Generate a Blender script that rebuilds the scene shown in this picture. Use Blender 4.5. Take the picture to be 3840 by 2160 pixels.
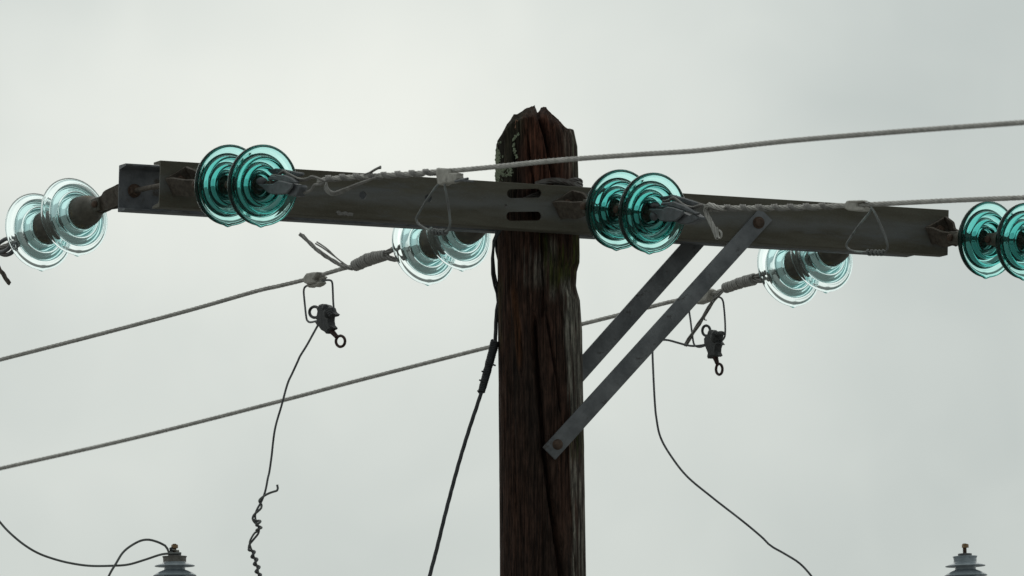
import bpy, math, random
from mathutils import Vector, Matrix, noise, geometry
random.seed(7)
V = Vector
R_ = math.radians
scene = bpy.context.scene
for o in list(bpy.data.objects): bpy.data.objects.remove(o)
COL = scene.collection

# ------------------------------------------------------------------ camera
F = 41020.0                 # focal length in photo pixels (384 mm on a 36 mm sensor, photo 3840 wide)
D = 35.0                    # metres from the camera to the pole
E = R_(5.0)                 # looking up
CAM = V((-0.081, -D, 4.04))
cd = bpy.data.cameras.new('camera'); cam = bpy.data.objects.new('camera', cd); COL.objects.link(cam)
cam.location = CAM; cam.rotation_euler = (math.pi/2 + E, 0, 0)
cd.sensor_width = 36; cd.lens = F/3840*36; cd.clip_start = 0.5; cd.clip_end = 9000
cd.dof.use_dof = True; cd.dof.focus_distance = 35.2; cd.dof.aperture_fstop = 9.0
scene.camera = cam

# ------------------------------------------------------------------ sky
SUN_EL, SUN_ROT = R_(42), R_(-14)
w = bpy.data.worlds.new('World'); scene.world = w; w.use_nodes = True
nt = w.node_tree; nt.nodes.clear()
def N(t, typ, **k):
    n = t.nodes.new(typ)
    for a, b in k.items(): setattr(n, a, b)
    return n
def mth(t, op, a, b=None, c=None, clamp=False):
    n = t.nodes.new('ShaderNodeMath'); n.operation = op; n.use_clamp = clamp
    for i, x in enumerate((a, b, c)):
        if x is None: continue
        if isinstance(x, (int, float)): n.inputs[i].default_value = x
        else: t.links.new(x, n.inputs[i])
    return n.outputs[0]
wout = N(nt, 'ShaderNodeOutputWorld')
sky = N(nt, 'ShaderNodeTexSky', sky_type='NISHITA', sun_disc=False, sun_elevation=SUN_EL, sun_rotation=SUN_ROT)
bsky = N(nt, 'ShaderNodeBackground'); bsky.inputs[1].default_value = 0.10
nt.links.new(sky.outputs[0], bsky.inputs[0])
tc = N(nt, 'ShaderNodeTexCoord')
sep = N(nt, 'ShaderNodeSeparateXYZ'); nt.links.new(tc.outputs['Generated'], sep.inputs[0])
X, Y, Z = sep.outputs
nz = N(nt, 'ShaderNodeTexNoise'); nz.inputs['Scale'].default_value = 26; nz.inputs['Detail'].default_value = 4.0; nz.inputs['Roughness'].default_value = 0.45
nt.links.new(tc.outputs['Generated'], nz.inputs['Vector'])
nz2 = N(nt, 'ShaderNodeTexNoise'); nz2.inputs['Scale'].default_value = 3.0; nz2.inputs['Detail'].default_value = 2.0
nt.links.new(tc.outputs['Generated'], nz2.inputs['Vector'])
def blob(az, el, sa, se):                 # a thin or a thick place in the cloud layer, by compass direction (degrees)
    x0, z0 = math.sin(R_(az))*math.cos(R_(el)), math.sin(R_(el))
    a = mth(nt, 'MULTIPLY', mth(nt, 'SUBTRACT', X, x0), 1/math.sin(R_(sa)))
    b = mth(nt, 'MULTIPLY', mth(nt, 'SUBTRACT', Z, z0), 1/math.sin(R_(se)))
    q = mth(nt, 'ADD', mth(nt, 'MULTIPLY', a, a), mth(nt, 'MULTIPLY', b, b))
    g = mth(nt, 'EXPONENT', mth(nt, 'MULTIPLY', q, -1.0))
    return mth(nt, 'MULTIPLY', g, mth(nt, 'GREATER_THAN', Y, 0.0))
BLOBS = [(-0.75, 5.75, 1.9, 1.25, 0.19), (-2.6, 5.9, 1.2, 0.8, 0.03), (2.3, 6.0, 1.15, 1.1, -0.10), (1.75, 5.95, 0.55, 0.40, -0.05), (0.6, 3.1, 3.4, 1.15, -0.055), (2.4, 4.1, 1.2, 0.9, -0.035), (-2.6, 4.0, 0.8, 0.35, 0.02)]
lum = mth(nt, 'ADD', 0.665, mth(nt, 'MULTIPLY', mth(nt, 'SUBTRACT', nz.outputs[0], 0.5), 0.22))
nz3 = N(nt, 'ShaderNodeTexNoise'); nz3.inputs['Scale'].default_value = 75; nz3.inputs['Detail'].default_value = 3.0; nz3.inputs['Distortion'].default_value = 0.6
nt.links.new(tc.outputs['Generated'], nz3.inputs['Vector'])
lum = mth(nt, 'ADD', lum, mth(nt, 'MULTIPLY', mth(nt, 'SUBTRACT', nz3.outputs[0], 0.5), 0.09))
for az, el, sa, se, amp in BLOBS:
    lum = mth(nt, 'ADD', lum, mth(nt, 'MULTIPLY', blob(az, el, sa, se), amp))
# the cloud layer is thin and bright towards the hidden sun, thick and dull behind the viewer
back = N(nt, 'ShaderNodeMapRange'); back.interpolation_type = 'SMOOTHSTEP'
back.inputs['From Min'].default_value = -0.35; back.inputs['From Max'].default_value = 0.75
back.inputs['To Min'].default_value = 0.50; back.inputs['To Max'].default_value = 1.0
nt.links.new(Y, back.inputs['Value'])
lum = mth(nt, 'MULTIPLY', lum, back.outputs[0])
ramp = N(nt, 'ShaderNodeValToRGB')
ramp.color_ramp.elements[0].position = 0.50; ramp.color_ramp.elements[0].color = (0.905, 1.0, 0.975, 1)
ramp.color_ramp.elements[1].position = 0.86; ramp.color_ramp.elements[1].color = (0.975, 1.0, 0.935, 1)
nt.links.new(lum, ramp.inputs[0])
bcl = N(nt, 'ShaderNodeBackground'); nt.links.new(ramp.outputs[0], bcl.inputs[0]); nt.links.new(lum, bcl.inputs[1])
mx = N(nt, 'ShaderNodeMixShader'); mx.inputs[0].default_value = 0.97
nt.links.new(bsky.outputs[0], mx.inputs[1]); nt.links.new(bcl.outputs[0], mx.inputs[2]); nt.links.new(mx.outputs[0], wout.inputs[0])

sl = bpy.data.lights.new('sun', 'SUN'); sl.energy = 0.5; sl.angle = R_(85); sl.color = (1, 0.97, 0.92)
so = bpy.data.objects.new('sun', sl); COL.objects.link(so)
sd = V((math.sin(SUN_ROT)*math.cos(SUN_EL), math.cos(SUN_ROT)*math.cos(SUN_EL), math.sin(SUN_EL)))
so.rotation_euler = sd.to_track_quat('Z', 'Y').to_euler(); so.location = (0, 30, 40)
scene.view_settings.view_transform = 'Standard'; scene.view_settings.look = 'None'
scene.view_settings.exposure = 0; scene.view_settings.gamma = 1
scene.cycles.max_bounces = 28; scene.cycles.transmission_bounces = 28; scene.cycles.glossy_bounces = 8
scene.cycles.transparent_max_bounces = 16; scene.cycles.use_denoising = True

# ------------------------------------------------------------------ surveying helpers: a photo pixel and a known plane give a point
def ray(px, py):
    dx, dz = (px-1920)/F, -(py-1080)/F
    return V((dx, math.cos(E)-math.sin(E)*dz, math.sin(E)+math.cos(E)*dz))
def at(px, py, y=0.0):
    d = ray(px, py); return CAM + d*((y+D)/d.y)
def on(px, py, p0, n):
    d = ray(px, py); return CAM + d*((p0-CAM).dot(n)/d.dot(n))
class Plane:                              # a vertical plane through p0 with compass heading h
    def __init__(s, p0, h): s.p0 = p0; s.h = V((h[0], h[1], 0)).normalized(); s.n = V((s.h.y, -s.h.x, 0))
    def __call__(s, px, py, off=0.0):
        if s.n.y > 0: off = -off          # off > 0 is nearer the camera
        return on(px, py, s.p0 + s.n*off, s.n)
ARM = R_(19)
AWAY = V((-math.sin(ARM), math.cos(ARM), 0)); ALONG = V((math.cos(ARM), math.sin(ARM), 0))
def front(px, py, off=0.0): return on(px, py, -AWAY*(0.205+off), AWAY)
def rear(px, py, off=0.0): return on(px, py, AWAY*(0.205+off), AWAY)

# ------------------------------------------------------------------ materials
def mat(name, c1, c2, scale=20, rough=0.6, metal=0.0, bump=0.3, bscale=150, stretch=(1,1,1), spec=0.5, detail=6, c3=None, c3t=0.62, c3w=0.05, c3scale=8, bdist=0.002):
    m = bpy.data.materials.new(name); m.use_nodes = True; t = m.node_tree
    b = t.nodes['Principled BSDF']
    co = N(t, 'ShaderNodeTexCoord'); mp = N(t, 'ShaderNodeMapping'); mp.inputs['Scale'].default_value = stretch
    t.links.new(co.outputs['Object'], mp.inputs[0])
    n1 = N(t, 'ShaderNodeTexNoise'); n1.inputs['Scale'].default_value = scale; n1.inputs['Detail'].default_value = detail; n1.inputs['Roughness'].default_value = 0.65
    t.links.new(mp.outputs[0], n1.inputs['Vector'])
    r = N(t, 'ShaderNodeValToRGB'); r.color_ramp.elements[0].position = 0.35; r.color_ramp.elements[1].position = 0.65
    r.color_ramp.elements[0].color = (*c1, 1); r.color_ramp.elements[1].color = (*c2, 1)
    t.links.new(n1.outputs[0], r.inputs[0]); colr = r.outputs[0]
    if c3:
        n3 = N(t, 'ShaderNodeTexNoise'); n3.inputs['Scale'].default_value = c3scale; n3.inputs['Detail'].default_value = 8; n3.inputs['Roughness'].default_value = 0.7
        t.links.new(mp.outputs[0], n3.inputs['Vector'])
        r3 = N(t, 'ShaderNodeValToRGB'); r3.color_ramp.elements[0].position = c3t-c3w; r3.color_ramp.elements[1].position = c3t+c3w
        t.links.new(n3.outputs[0], r3.inputs[0])
        mm = N(t, 'ShaderNodeMix', data_type='RGBA'); t.links.new(r3.outputs[0], mm.inputs[0]); t.links.new(colr, mm.inputs[6]); mm.inputs[7].default_value = (*c3, 1)
        colr = mm.outputs[2]
    t.links.new(colr, b.inputs['Base Color'])
    b.inputs['Roughness'].default_value = rough; b.inputs['Metallic'].default_value = metal; b.inputs['Specular IOR Level'].default_value = spec
    n2 = N(t, 'ShaderNodeTexNoise'); n2.inputs['Scale'].default_value = bscale; n2.inputs['Detail'].default_value = 5
    t.links.new(mp.outputs[0], n2.inputs['Vector'])
    bp = N(t, 'ShaderNodeBump'); bp.inputs['Strength'].default_value = bump; bp.inputs['Distance'].default_value = bdist
    t.links.new(n2.outputs[0], bp.inputs['Height']); t.links.new(bp.outputs[0], b.inputs['Normal'])
    return m
M = {}
M['channel'] = mat('weathered_channel_steel', (0.076,0.066,0.045), (0.122,0.112,0.086), scale=9, stretch=(0.45,1,2.6), rough=0.7, bump=0.5, bscale=240, c3=(0.125,0.125,0.122), c3t=0.62, c3w=0.06, c3scale=5, spec=0.35)
def banded(m, amt=0.75):                   # grey scoured band along the middle of the web, brown grime above and below, fine speckle
    t = m.node_tree; b = t.nodes['Principled BSDF']; src = b.inputs['Base Color'].links[0].from_socket
    co = [n for n in t.nodes if n.type == 'TEX_COORD'][0]; sp = N(t, 'ShaderNodeSeparateXYZ'); t.links.new(co.outputs['Object'], sp.inputs[0])
    mp = N(t, 'ShaderNodeMapping'); mp.inputs['Scale'].default_value = (0.25, 1, 1.0); t.links.new(co.outputs['Object'], mp.inputs[0])
    n = N(t, 'ShaderNodeTexNoise'); n.inputs['Scale'].default_value = 16; n.inputs['Detail'].default_value = 7; n.inputs['Roughness'].default_value = 0.65; t.links.new(mp.outputs[0], n.inputs['Vector'])
    zz = mth(t, 'ABSOLUTE', mth(t, 'ADD', sp.outputs[2], mth(t, 'MULTIPLY', mth(t, 'SUBTRACT', n.outputs[0], 0.5), 0.13)))
    f = mth(t, 'MULTIPLY', mth(t, 'SUBTRACT', 1.0, mth(t, 'MULTIPLY', zz, 26.0), clamp=True), amt)
    mm = N(t, 'ShaderNodeMix', data_type='RGBA'); t.links.new(f, mm.inputs[0]); t.links.new(src, mm.inputs[6]); mm.inputs[7].default_value = (0.150, 0.152, 0.150, 1)
    s = N(t, 'ShaderNodeTexNoise'); s.inputs['Scale'].default_value = 650; s.inputs['Detail'].default_value = 3; t.links.new(mp.outputs[0], s.inputs['Vector'])
    mr = N(t, 'ShaderNodeMapRange'); mr.inputs['From Min'].default_value = 0.56; mr.inputs['From Max'].default_value = 0.72; mr.inputs['To Min'].default_value = 0; mr.inputs['To Max'].default_value = 0.42; t.links.new(s.outputs[0], mr.inputs[0])
    m2 = N(t, 'ShaderNodeMix', data_type='RGBA'); t.links.new(mr.outputs[0], m2.inputs[0]); t.links.new(mm.outputs[2], m2.inputs[6]); m2.inputs[7].default_value = (0.23, 0.22, 0.20, 1)
    t.links.new(m2.outputs[2], b.inputs['Base Color'])
banded(M['channel'])
M['farchannel'] = mat('blue_grey_channel_steel', (0.09,0.096,0.105), (0.185,0.19,0.20), scale=16, rough=0.6, metal=0.15, bump=0.4, bscale=240, c3=(0.07,0.055,0.04), c3t=0.6, c3scale=12)
M['galv'] = mat('grey_galvanised_steel', (0.105,0.11,0.118), (0.225,0.23,0.24), scale=10, rough=0.5, metal=0.15, bump=0.35, bscale=200, c3=(0.075,0.07,0.068), c3t=0.63, c3scale=22, c3w=0.04)
M['rusty'] = mat('rusty_bracket_steel', (0.050,0.037,0.027), (0.125,0.102,0.080), scale=60, rough=0.75, bump=0.5, bscale=300, c3=(0.13,0.06,0.03), c3t=0.68, c3scale=45)
M['bolt'] = mat('brown_bolt_steel', (0.05,0.03,0.02), (0.12,0.07,0.045), scale=90, rough=0.7, bump=0.5, bscale=400)
M['cap'] = mat('olive_brown_cast_iron', (0.06,0.054,0.040), (0.125,0.113,0.09), scale=30, rough=0.55, bump=0.4, bscale=260, c3=(0.15,0.115,0.05), c3t=0.6, c3scale=18)
M['clampsteel'] = mat('dark_grey_forged_steel', (0.085,0.09,0.095), (0.16,0.165,0.175), scale=30, rough=0.5, metal=0.2, bump=0.3, bscale=250, c3=(0.10,0.065,0.045), c3t=0.64, c3scale=24)
M['alu'] = mat('dull_aluminium_strand', (0.32,0.305,0.28), (0.52,0.50,0.465), scale=40, rough=0.5, metal=0.3, bump=0.2, bscale=500)
M['greystrand'] = mat('grey_weathered_strand', (0.17,0.16,0.148), (0.32,0.305,0.285), scale=40, rough=0.55, metal=0.3, bump=0.2, bscale=500)
M['serving'] = mat('grey_soft_alloy_wire', (0.30,0.285,0.27), (0.46,0.44,0.415), scale=60, rough=0.6, metal=0.15, bump=0.25, bscale=400)
M['connector'] = mat('pale_cast_alloy', (0.36,0.34,0.30), (0.56,0.53,0.48), scale=45, rough=0.7, bump=0.5, bscale=300, c3=(0.12,0.10,0.08), c3t=0.68, c3scale=40)
M['copper'] = mat('dull_patinated_wire', (0.10,0.095,0.09), (0.20,0.215,0.21), scale=14, rough=0.5, metal=0.2, bump=0.2, bscale=400, c3=(0.33,0.40,0.37), c3t=0.63, c3scale=9)
M['darkwire'] = mat('dark_bare_wire', (0.085,0.085,0.09), (0.165,0.17,0.175), scale=16, rough=0.5, metal=0.2, bump=0.2, bscale=400, c3=(0.22,0.235,0.24), c3t=0.64, c3scale=8)
M['black'] = mat('black_iron', (0.022,0.023,0.024), (0.06,0.06,0.06), scale=50, rough=0.55, bump=0.5, bscale=260)
M['guy'] = mat('dark_guy_strand', (0.025,0.026,0.028), (0.06,0.062,0.066), scale=40, rough=0.5, metal=0.2, bump=0.2, bscale=300)
M['redrust'] = mat('dark_red_rust', (0.028,0.012,0.009), (0.06,0.022,0.016), scale=70, rough=0.7, bump=0.5, bscale=300)
M['porcelain'] = mat('grey_glazed_porcelain', (0.28,0.325,0.355), (0.42,0.47,0.505), scale=30, rough=0.22, bump=0.12, bscale=120, c3=(0.17,0.16,0.17), c3t=0.66, c3scale=35)
M['bushcap'] = mat('dirty_cap_metal', (0.14,0.125,0.11), (0.24,0.225,0.205), scale=60, rough=0.55, metal=0.2, bump=0.4, bscale=300)
M['brass'] = mat('tarnished_brass', (0.16,0.085,0.045), (0.38,0.25,0.12), scale=110, rough=0.5, metal=0.35, bump=0.4, bscale=400)
M['lichen'] = mat('pale_green_lichen', (0.17,0.20,0.13), (0.36,0.40,0.28), scale=220, rough=0.95, bump=0.8, bscale=500)
M['gravel'] = mat('pale_gravel', (0.22,0.22,0.21), (0.33,0.325,0.31), scale=18, rough=0.95, bump=0.6, bscale=40, bdist=0.02, c3=(0.16,0.17,0.10), c3t=0.64, c3scale=0.08)
def glass(name, dens, col, tint):
    m = bpy.data.materials.new(name); m.use_nodes = True; t = m.node_tree; t.nodes.clear()
    o = N(t, 'ShaderNodeOutputMaterial'); g = N(t, 'ShaderNodeBsdfGlass'); g.inputs['IOR'].default_value = 1.5; g.inputs['Roughness'].default_value = 0.0
    g.inputs['Color'].default_value = (*tint, 1)
    n = N(t, 'ShaderNodeTexNoise'); n.inputs['Scale'].default_value = 22; n.inputs['Detail'].default_value = 1
    co = N(t, 'ShaderNodeTexCoord'); t.links.new(co.outputs['Object'], n.inputs['Vector'])
    bp = N(t, 'ShaderNodeBump'); bp.inputs['Strength'].default_value = 0.25; bp.inputs['Distance'].default_value = 0.0012
    t.links.new(n.outputs[0], bp.inputs['Height']); t.links.new(bp.outputs[0], g.inputs['Normal'])
    v = N(t, 'ShaderNodeVolumeAbsorption'); v.inputs['Color'].default_value = (*col, 1); v.inputs['Density'].default_value = dens
    t.links.new(g.outputs[0], o.inputs['Surface']); t.links.new(v.outputs[0], o.inputs['Volume'])
    return m
M['teal'] = glass('deep_teal_glass', 42, (0.03, 0.71, 0.69), (0.95, 1.0, 0.985))
M['aqua'] = glass('pale_aqua_glass', 9, (0.05, 0.82, 0.80), (1.0, 1.0, 1.0))

# ------------------------------------------------------------------ mesh helpers
def catmull(pts, step):
    P = [V(p) for p in pts]
    if len(P) < 3:
        n = max(1, int((P[1]-P[0]).length/step)); return [P[0].lerp(P[1], i/n) for i in range(n+1)]
    out = []
    E2 = [P[0]*2-P[1]] + P + [P[-1]*2-P[-2]]
    for i in range(1, len(E2)-2):
        a, b, c, d = E2[i-1:i+3]; n = max(1, int((c-b).length/step))
        for k in range(n):
            t = k/n
            out.append(0.5*((2*b)+(c-a)*t+(2*a-5*b+4*c-d)*t*t+(3*b-a-3*c+d)*t**3))
    out.append(P[-1]); return out
def frames(P, up=None):
    n = len(P); T = [((P[min(i+1, n-1)]-P[max(i-1, 0)]) or V((0,0,1))).normalized() for i in range(n)]
    a = up or V((0, 0, 1))
    if abs(T[0].dot(a)) > 0.95: a = V((1, 0, 0))
    u = (a-T[0]*a.dot(T[0])).normalized(); out = []
    for i in range(n):
        u = (u-T[i]*u.dot(T[i])).normalized(); out.append((T[i], u, T[i].cross(u)))
    return out
class MB:
    def __init__(s): s.v = []; s.f = []
    def add(s, vs, fs):
        k = len(s.v); s.v += [V(a) for a in vs]; s.f += [tuple(i+k for i in f) for f in fs]
    def tube(s, P, r, n=8, closed=False, flat=None):
        P = [V(p) for p in P]; fr = frames(P); m = len(P)
        if closed:                         # share the frame at the seam
            T = [(P[(i+1) % m]-P[i-1]).normalized() for i in range(m)]; nn = V((0,0,0))
            for i in range(m): nn += (P[i]-P[0]).cross(P[(i+1) % m]-P[0])
            nn.normalize(); fr = [(t, nn, t.cross(nn)) for t in T]
        vs = []
        for i, (p, (t, u, b)) in enumerate(zip(P, fr)):
            rr = r(i/(m-1)) if callable(r) else (r[i] if isinstance(r, (list, tuple)) else r)
            for k in range(n):
                a = 2*math.pi*k/n; vs.append(p+u*(math.cos(a)*rr)+b*(math.sin(a)*rr*(flat or 1)))
        fs = []
        for i in range(m if closed else m-1):
            j = (i+1) % m
            for k in range(n): fs.append((i*n+k, i*n+(k+1) % n, j*n+(k+1) % n, j*n+k))
        if not closed: fs.append(tuple(reversed(range(n)))); fs.append(tuple((m-1)*n+k for k in range(n)))
        s.add(vs, fs); return s
    def strands(s, P, R, r, n=6, pitch=0.12, step=None, core=True, ns=6, ph=0.0, jit=0.0):
        P = catmull(P, step or pitch/12); fr = frames(P); L = [0]
        for i in range(1, len(P)): L.append(L[-1]+(P[i]-P[i-1]).length)
        if core: s.tube(P, max(R-r*0.6, 0.0005), 6)
        for k in range(n):
            Q = []
            for i, (p, (t, u, b)) in enumerate(zip(P, fr)):
                a = ph+2*math.pi*(k/n+L[i]/pitch); rr = R*(1+jit*noise.noise(V((k*3.1, L[i]*30, 0))))
                Q.append(p+u*(math.cos(a)*rr)+b*(math.sin(a)*rr))
            s.tube(Q, r, ns)
        return s
    def wrap(s, P, R, r, pitch, n=1, gap=None, ns=6, ph=0.0, jit=0.0):      # n neighbouring wires coiled round a core
        L0 = 0
        P = catmull(P, pitch/16); fr = frames(P); L = [0]
        for i in range(1, len(P)): L.append(L[-1]+(P[i]-P[i-1]).length)
        for k in range(n):
            Q = []
            for i, (p, (t, u, b)) in enumerate(zip(P, fr)):
                a = ph+2*math.pi*(L[i]-k*(gap or 2.2*r))/pitch
                rr = (R(L[i]/L[-1]) if callable(R) else R)*(1+jit*noise.noise(V((L[i]*60, k, 5))))
                Q.append(p+u*(math.cos(a)*rr)+b*(math.sin(a)*rr))
            s.tube(Q, r, ns)
        return s
    def ring(s, c, ax1, ax2, R1, R2, r, n=36, ns=8):
        s.tube([c+ax1*(math.cos(2*math.pi*i/n)*R1)+ax2*(math.sin(2*math.pi*i/n)*R2) for i in range(n)], r, ns, closed=True); return s
    def revolve(s, prof, M4, n=48, closed=False, mod=None):
        m = len(prof); vs = []
        for (r, z) in prof:
            for k in range(n):
                a = 2*math.pi*k/n; rr = r+(mod(r, z, a) if mod else 0); vs.append(M4 @ V((rr*math.cos(a), rr*math.sin(a), z)))
        fs = []
        for i in range(m if closed else m-1):
            j = (i+1) % m
            for k in range(n): fs.append((i*n+k, i*n+(k+1) % n, j*n+(k+1) % n, j*n+k))
        if not closed: fs.append(tuple(reversed(range(n)))); fs.append(tuple((m-1)*n+k for k in range(n)))
        s.add(vs, fs); return s
    def box(s, c, ax, half, bev=0.0):
        vs, fs = bevbox(half, bev); s.add([c+ax[0]*a.x+ax[1]*a.y+ax[2]*a.z for a in vs], fs); return s
    def plate(s, poly, n, th, bev=0.0015, holes=()):          # closed outline of 3-D points given thickness th along n, edges eased
        poly = [V(p) for p in poly]; c = sum(poly, V())/len(poly)
        def inset(P, d):
            out = []; m = len(P)
            for i in range(m):
                a = (P[i]-P[i-1]); b = (P[(i+1) % m]-P[i])
                a = a.normalized() if a.length > 1e-9 else b.normalized(); b = b.normalized() if b.length > 1e-9 else a
                na = a.cross(n).normalized(); nb = b.cross(n).normalized(); q = (na+nb)
                out.append(P[i]-sgn*q.normalized()*min(d/max(q.length/2, 0.4), 2*d) if q.length > 1e-6 else P[i].copy())
            return out
        area = V()
        for i in range(len(poly)): area += (poly[i]-c).cross(poly[(i+1) % len(poly)]-c)
        sgn = 1 if area.dot(n) > 0 else -1
        loops = [[p+n*(-th/2) for p in inset(poly, bev)], [p+n*(-th/2+bev) for p in poly], [p+n*(th/2-bev) for p in poly], [p+n*(th/2) for p in inset(poly, bev)]]
        k = len(s.v); m = len(poly)
        for l in loops: s.v += l
        for j in range(3):
            for i in range(m): s.f.append((k+j*m+i, k+j*m+(i+1) % m, k+(j+1)*m+(i+1) % m, k+(j+1)*m+i))
        for base, l in ((k, loops[0]), (k+3*m, loops[3])):
            for tri in geometry.tessellate_polygon([l]): s.f.append(tuple(base+i for i in tri))
        return s
    def ball(s, c, r, ax=None, sc=(1,1,1), n=12):
        ax = ax or (V((1,0,0)), V((0,1,0)), V((0,0,1)))
        vs = [c+ax[2]*(r*sc[2])]; fs = []
        for i in range(1, n//2):
            p = math.pi*i/(n//2)
            for k in range(n):
                a = 2*math.pi*k/n; vs.append(c+ax[0]*(r*sc[0]*math.sin(p)*math.cos(a))+ax[1]*(r*sc[1]*math.sin(p)*math.sin(a))+ax[2]*(r*sc[2]*math.cos(p)))
        vs.append(c-ax[2]*(r*sc[2])); q = len(vs)-1; m = n//2-1
        for k in range(n):
            fs.append((0, 1+k, 1+(k+1) % n)); fs.append((q, 1+(m-1)*n+(k+1) % n, 1+(m-1)*n+k))
            for i in range(m-1): fs.append((1+i*n+k, 1+(i+1)*n+k, 1+(i+1)*n+(k+1) % n, 1+i*n+(k+1) % n))
        s.add(vs, fs); return s
    def hexa(s, c, ax, rad, h):            # bolt head or nut along ax[2]
        for (r0, z0, r1, z1) in ((1, 0, 1, 0.8),):
            vs = []
            for z, r in ((0, 1), (0.78, 1), (1, 0.86)):
                for k in range(6):
                    a = math.pi*k/3; vs.append(c+ax[0]*(rad*r*math.cos(a))+ax[1]*(rad*r*math.sin(a))+ax[2]*(h*z))
            fs = [(j*6+k, j*6+(k+1) % 6, (j+1)*6+(k+1) % 6, (j+1)*6+k) for j in range(2) for k in range(6)]+[(5,4,3,2,1,0), tuple(range(12, 18))]
            s.add(vs, fs)
        return s
    def build(s, name, m, parent=None, smooth=True, frame=None, origin=None, sharp=50):
        me = bpy.data.meshes.new(name)
        po = WLOC.get(parent.name, V()) if parent else V()
        if frame is None:
            org = po if parent else (origin or s.v[0].copy())
            me.from_pydata([v-org for v in s.v], [], s.f)
        else: me.from_pydata(s.v, [], s.f)
        me.validate(); me.update()
        import bmesh
        b = bmesh.new(); b.from_mesh(me); bmesh.ops.recalc_face_normals(b, faces=b.faces); b.to_mesh(me); b.free()
        me.materials.append(M[m] if isinstance(m, str) else m)
        if smooth:
            me.shade_smooth()
            if sharp: me.set_sharp_from_angle(angle=R_(sharp))
        o = bpy.data.objects.new(name, me); COL.objects.link(o)
        if frame is not None: o.matrix_local = Matrix.Translation(-po) @ frame
        elif not parent: o.location = org
        if parent: o.parent = parent; WLOC[o.name] = po.copy() if frame is None else None
        else: WLOC[o.name] = org.copy() if frame is None else None
        return o
WLOC = {}
def bevbox(h, bv):
    if bv <= 0:
        vs = [V((x*h[0], y*h[1], z*h[2])) for x in (-1,1) for y in (-1,1) for z in (-1,1)]
        return vs, [(0,1,3,2),(4,6,7,5),(0,4,5,1),(2,3,7,6),(0,2,6,4),(1,5,7,3)]
    import bmesh
    b = bmesh.new(); bmesh.ops.create_cube(b, size=2)
    for v in b.verts: v.co = V((v.co.x*h[0], v.co.y*h[1], v.co.z*h[2]))
    bmesh.ops.bevel(b, geom=list(b.edges), offset=bv, segments=2, affect='EDGES', profile=0.5)
    b.verts.index_update(); vs = [v.co.copy() for v in b.verts]; fs = [tuple(v.index for v in f.verts) for f in b.faces]; b.free(); return vs, fs
def tag(o, label, cat=None, group=None):
    o['label'] = label
    if cat: o['category'] = cat
    if group: o['group'] = group
    return o
def thing(name, loc, label, cat, group=None):
    o = bpy.data.objects.new(name, None); COL.objects.link(o); o.location = loc; o.empty_display_size = 0.05; WLOC[o.name] = V(loc); return tag(o, label, cat, group)
def basis(z, hint=V((0, 0, -1))):
    z = z.normalized(); x = (hint-z*hint.dot(z)).normalized(); return x, z.cross(x), z
def mat4(x, y, z, p): return Matrix(((x.x, y.x, z.x, p.x), (x.y, y.y, z.y, p.y), (x.z, y.z, z.z, p.z), (0, 0, 0, 1)))
def zp(z, s, ox, oy): return [(ox+a/s, oy+b/s) for a, b in z]      # enlarged-detail coordinates back to photo pixels

# ------------------------------------------------------------------ ground
def sstep(a, b, x):
    t = min(1, max(0, (x-a)/(b-a))); return t*t*(3-2*t)
xs = [-3000, -1200, -500, -220, -100]+[i*6 for i in range(-12, 13)]+[100, 220, 500, 1200, 3000]
g = MB(); n = len(xs)
for y in xs:
    for x in xs:
        z = 2.44*sstep(-6, -30, y) if abs(y) < 400 else (2.44 if y < 0 else 0)
        g.v.append(V((x, y, z+0.25*noise.noise(V((x*0.05, y*0.05, 0)))*min(1, (abs(x)+abs(y))/12))))
for i in range(n-1):
    for j in range(n-1): g.f.append((i*n+j, i*n+j+1, (i+1)*n+j+1, (i+1)*n+j))
go = g.build('ground', 'gravel', origin=V((0,0,0))); go['kind'] = 'structure'

# ------------------------------------------------------------------ utility pole
def tab(T, x):
    if x <= T[0][0]: return T[0][1]
    for (a, b), (c, d) in zip(T, T[1:]):
        if x <= c: return b+(d-b)*(x-a)/(c-a)
    return T[-1][1]
def zpx(py): return at(2020, py, 0).z
XR = [(494,2150),(549,2165),(628,2168),(877,2173),(960,2174),(986,2173),(1020,2163),(1073,2160),(1095,2165),(1127,2175),(1241,2183),(1586,2189),(1854,2193),(2153,2198),(2400,2204)]
XL = [(539,1862),(673,1860),(877,1865),(1095,1866),(1280,1868),(1663,1871),(2153,1875),(2400,1878)]
TOP = [(1855,552),(1864,538),(1885,500),(1907,464),(1931,433),(1944,434),(1949,427),(1976,409),(1995,406),(2005,400),(2012,418),(2018,434),(2023,436),(2027,412),(2040,406),(2048,407),(2063,430),(2078,441),(2095,454),(2123,487),(2132,486),(2143,484),(2152,494),(2158,510),(2166,545),(2175,560)]
CR = [([(425,2021),(470,2030),(520,2048),(600,2064),(700,2083),(850,2100)], 0.0065, 0.045),
      ([(500,1972),(570,1980),(640,1990),(700,2000),(840,2006)], 0.0045, 0.022),
      ([(540,1928),(700,1929),(760,1932)], 0.004, 0.02),
      ([(640,2040),(760,2046)], 0.003, 0.012),
      ([(850,2028),(1000,2034),(1130,2040),(1200,2034)], 0.0042, 0.024),
      ([(1200,2000),(1330,2007),(1500,2022),(1640,2034),(1750,2045),(1850,2060),(1960,2078),(2080,2098),(2200,2110),(2400,2120)], 0.0085, 0.05),
      ([(1180,2048),(1300,2066),(1420,2088),(1560,2105)], 0.0035, 0.018),
      ([(1230,1950),(1420,1956)], 0.003, 0.012), ([(1600,1925),(1950,1933)], 0.003, 0.01), ([(1700,2130),(2160,2160)], 0.003, 0.012), ([(900,1905),(1300,1912)], 0.003, 0.01)]
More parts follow.
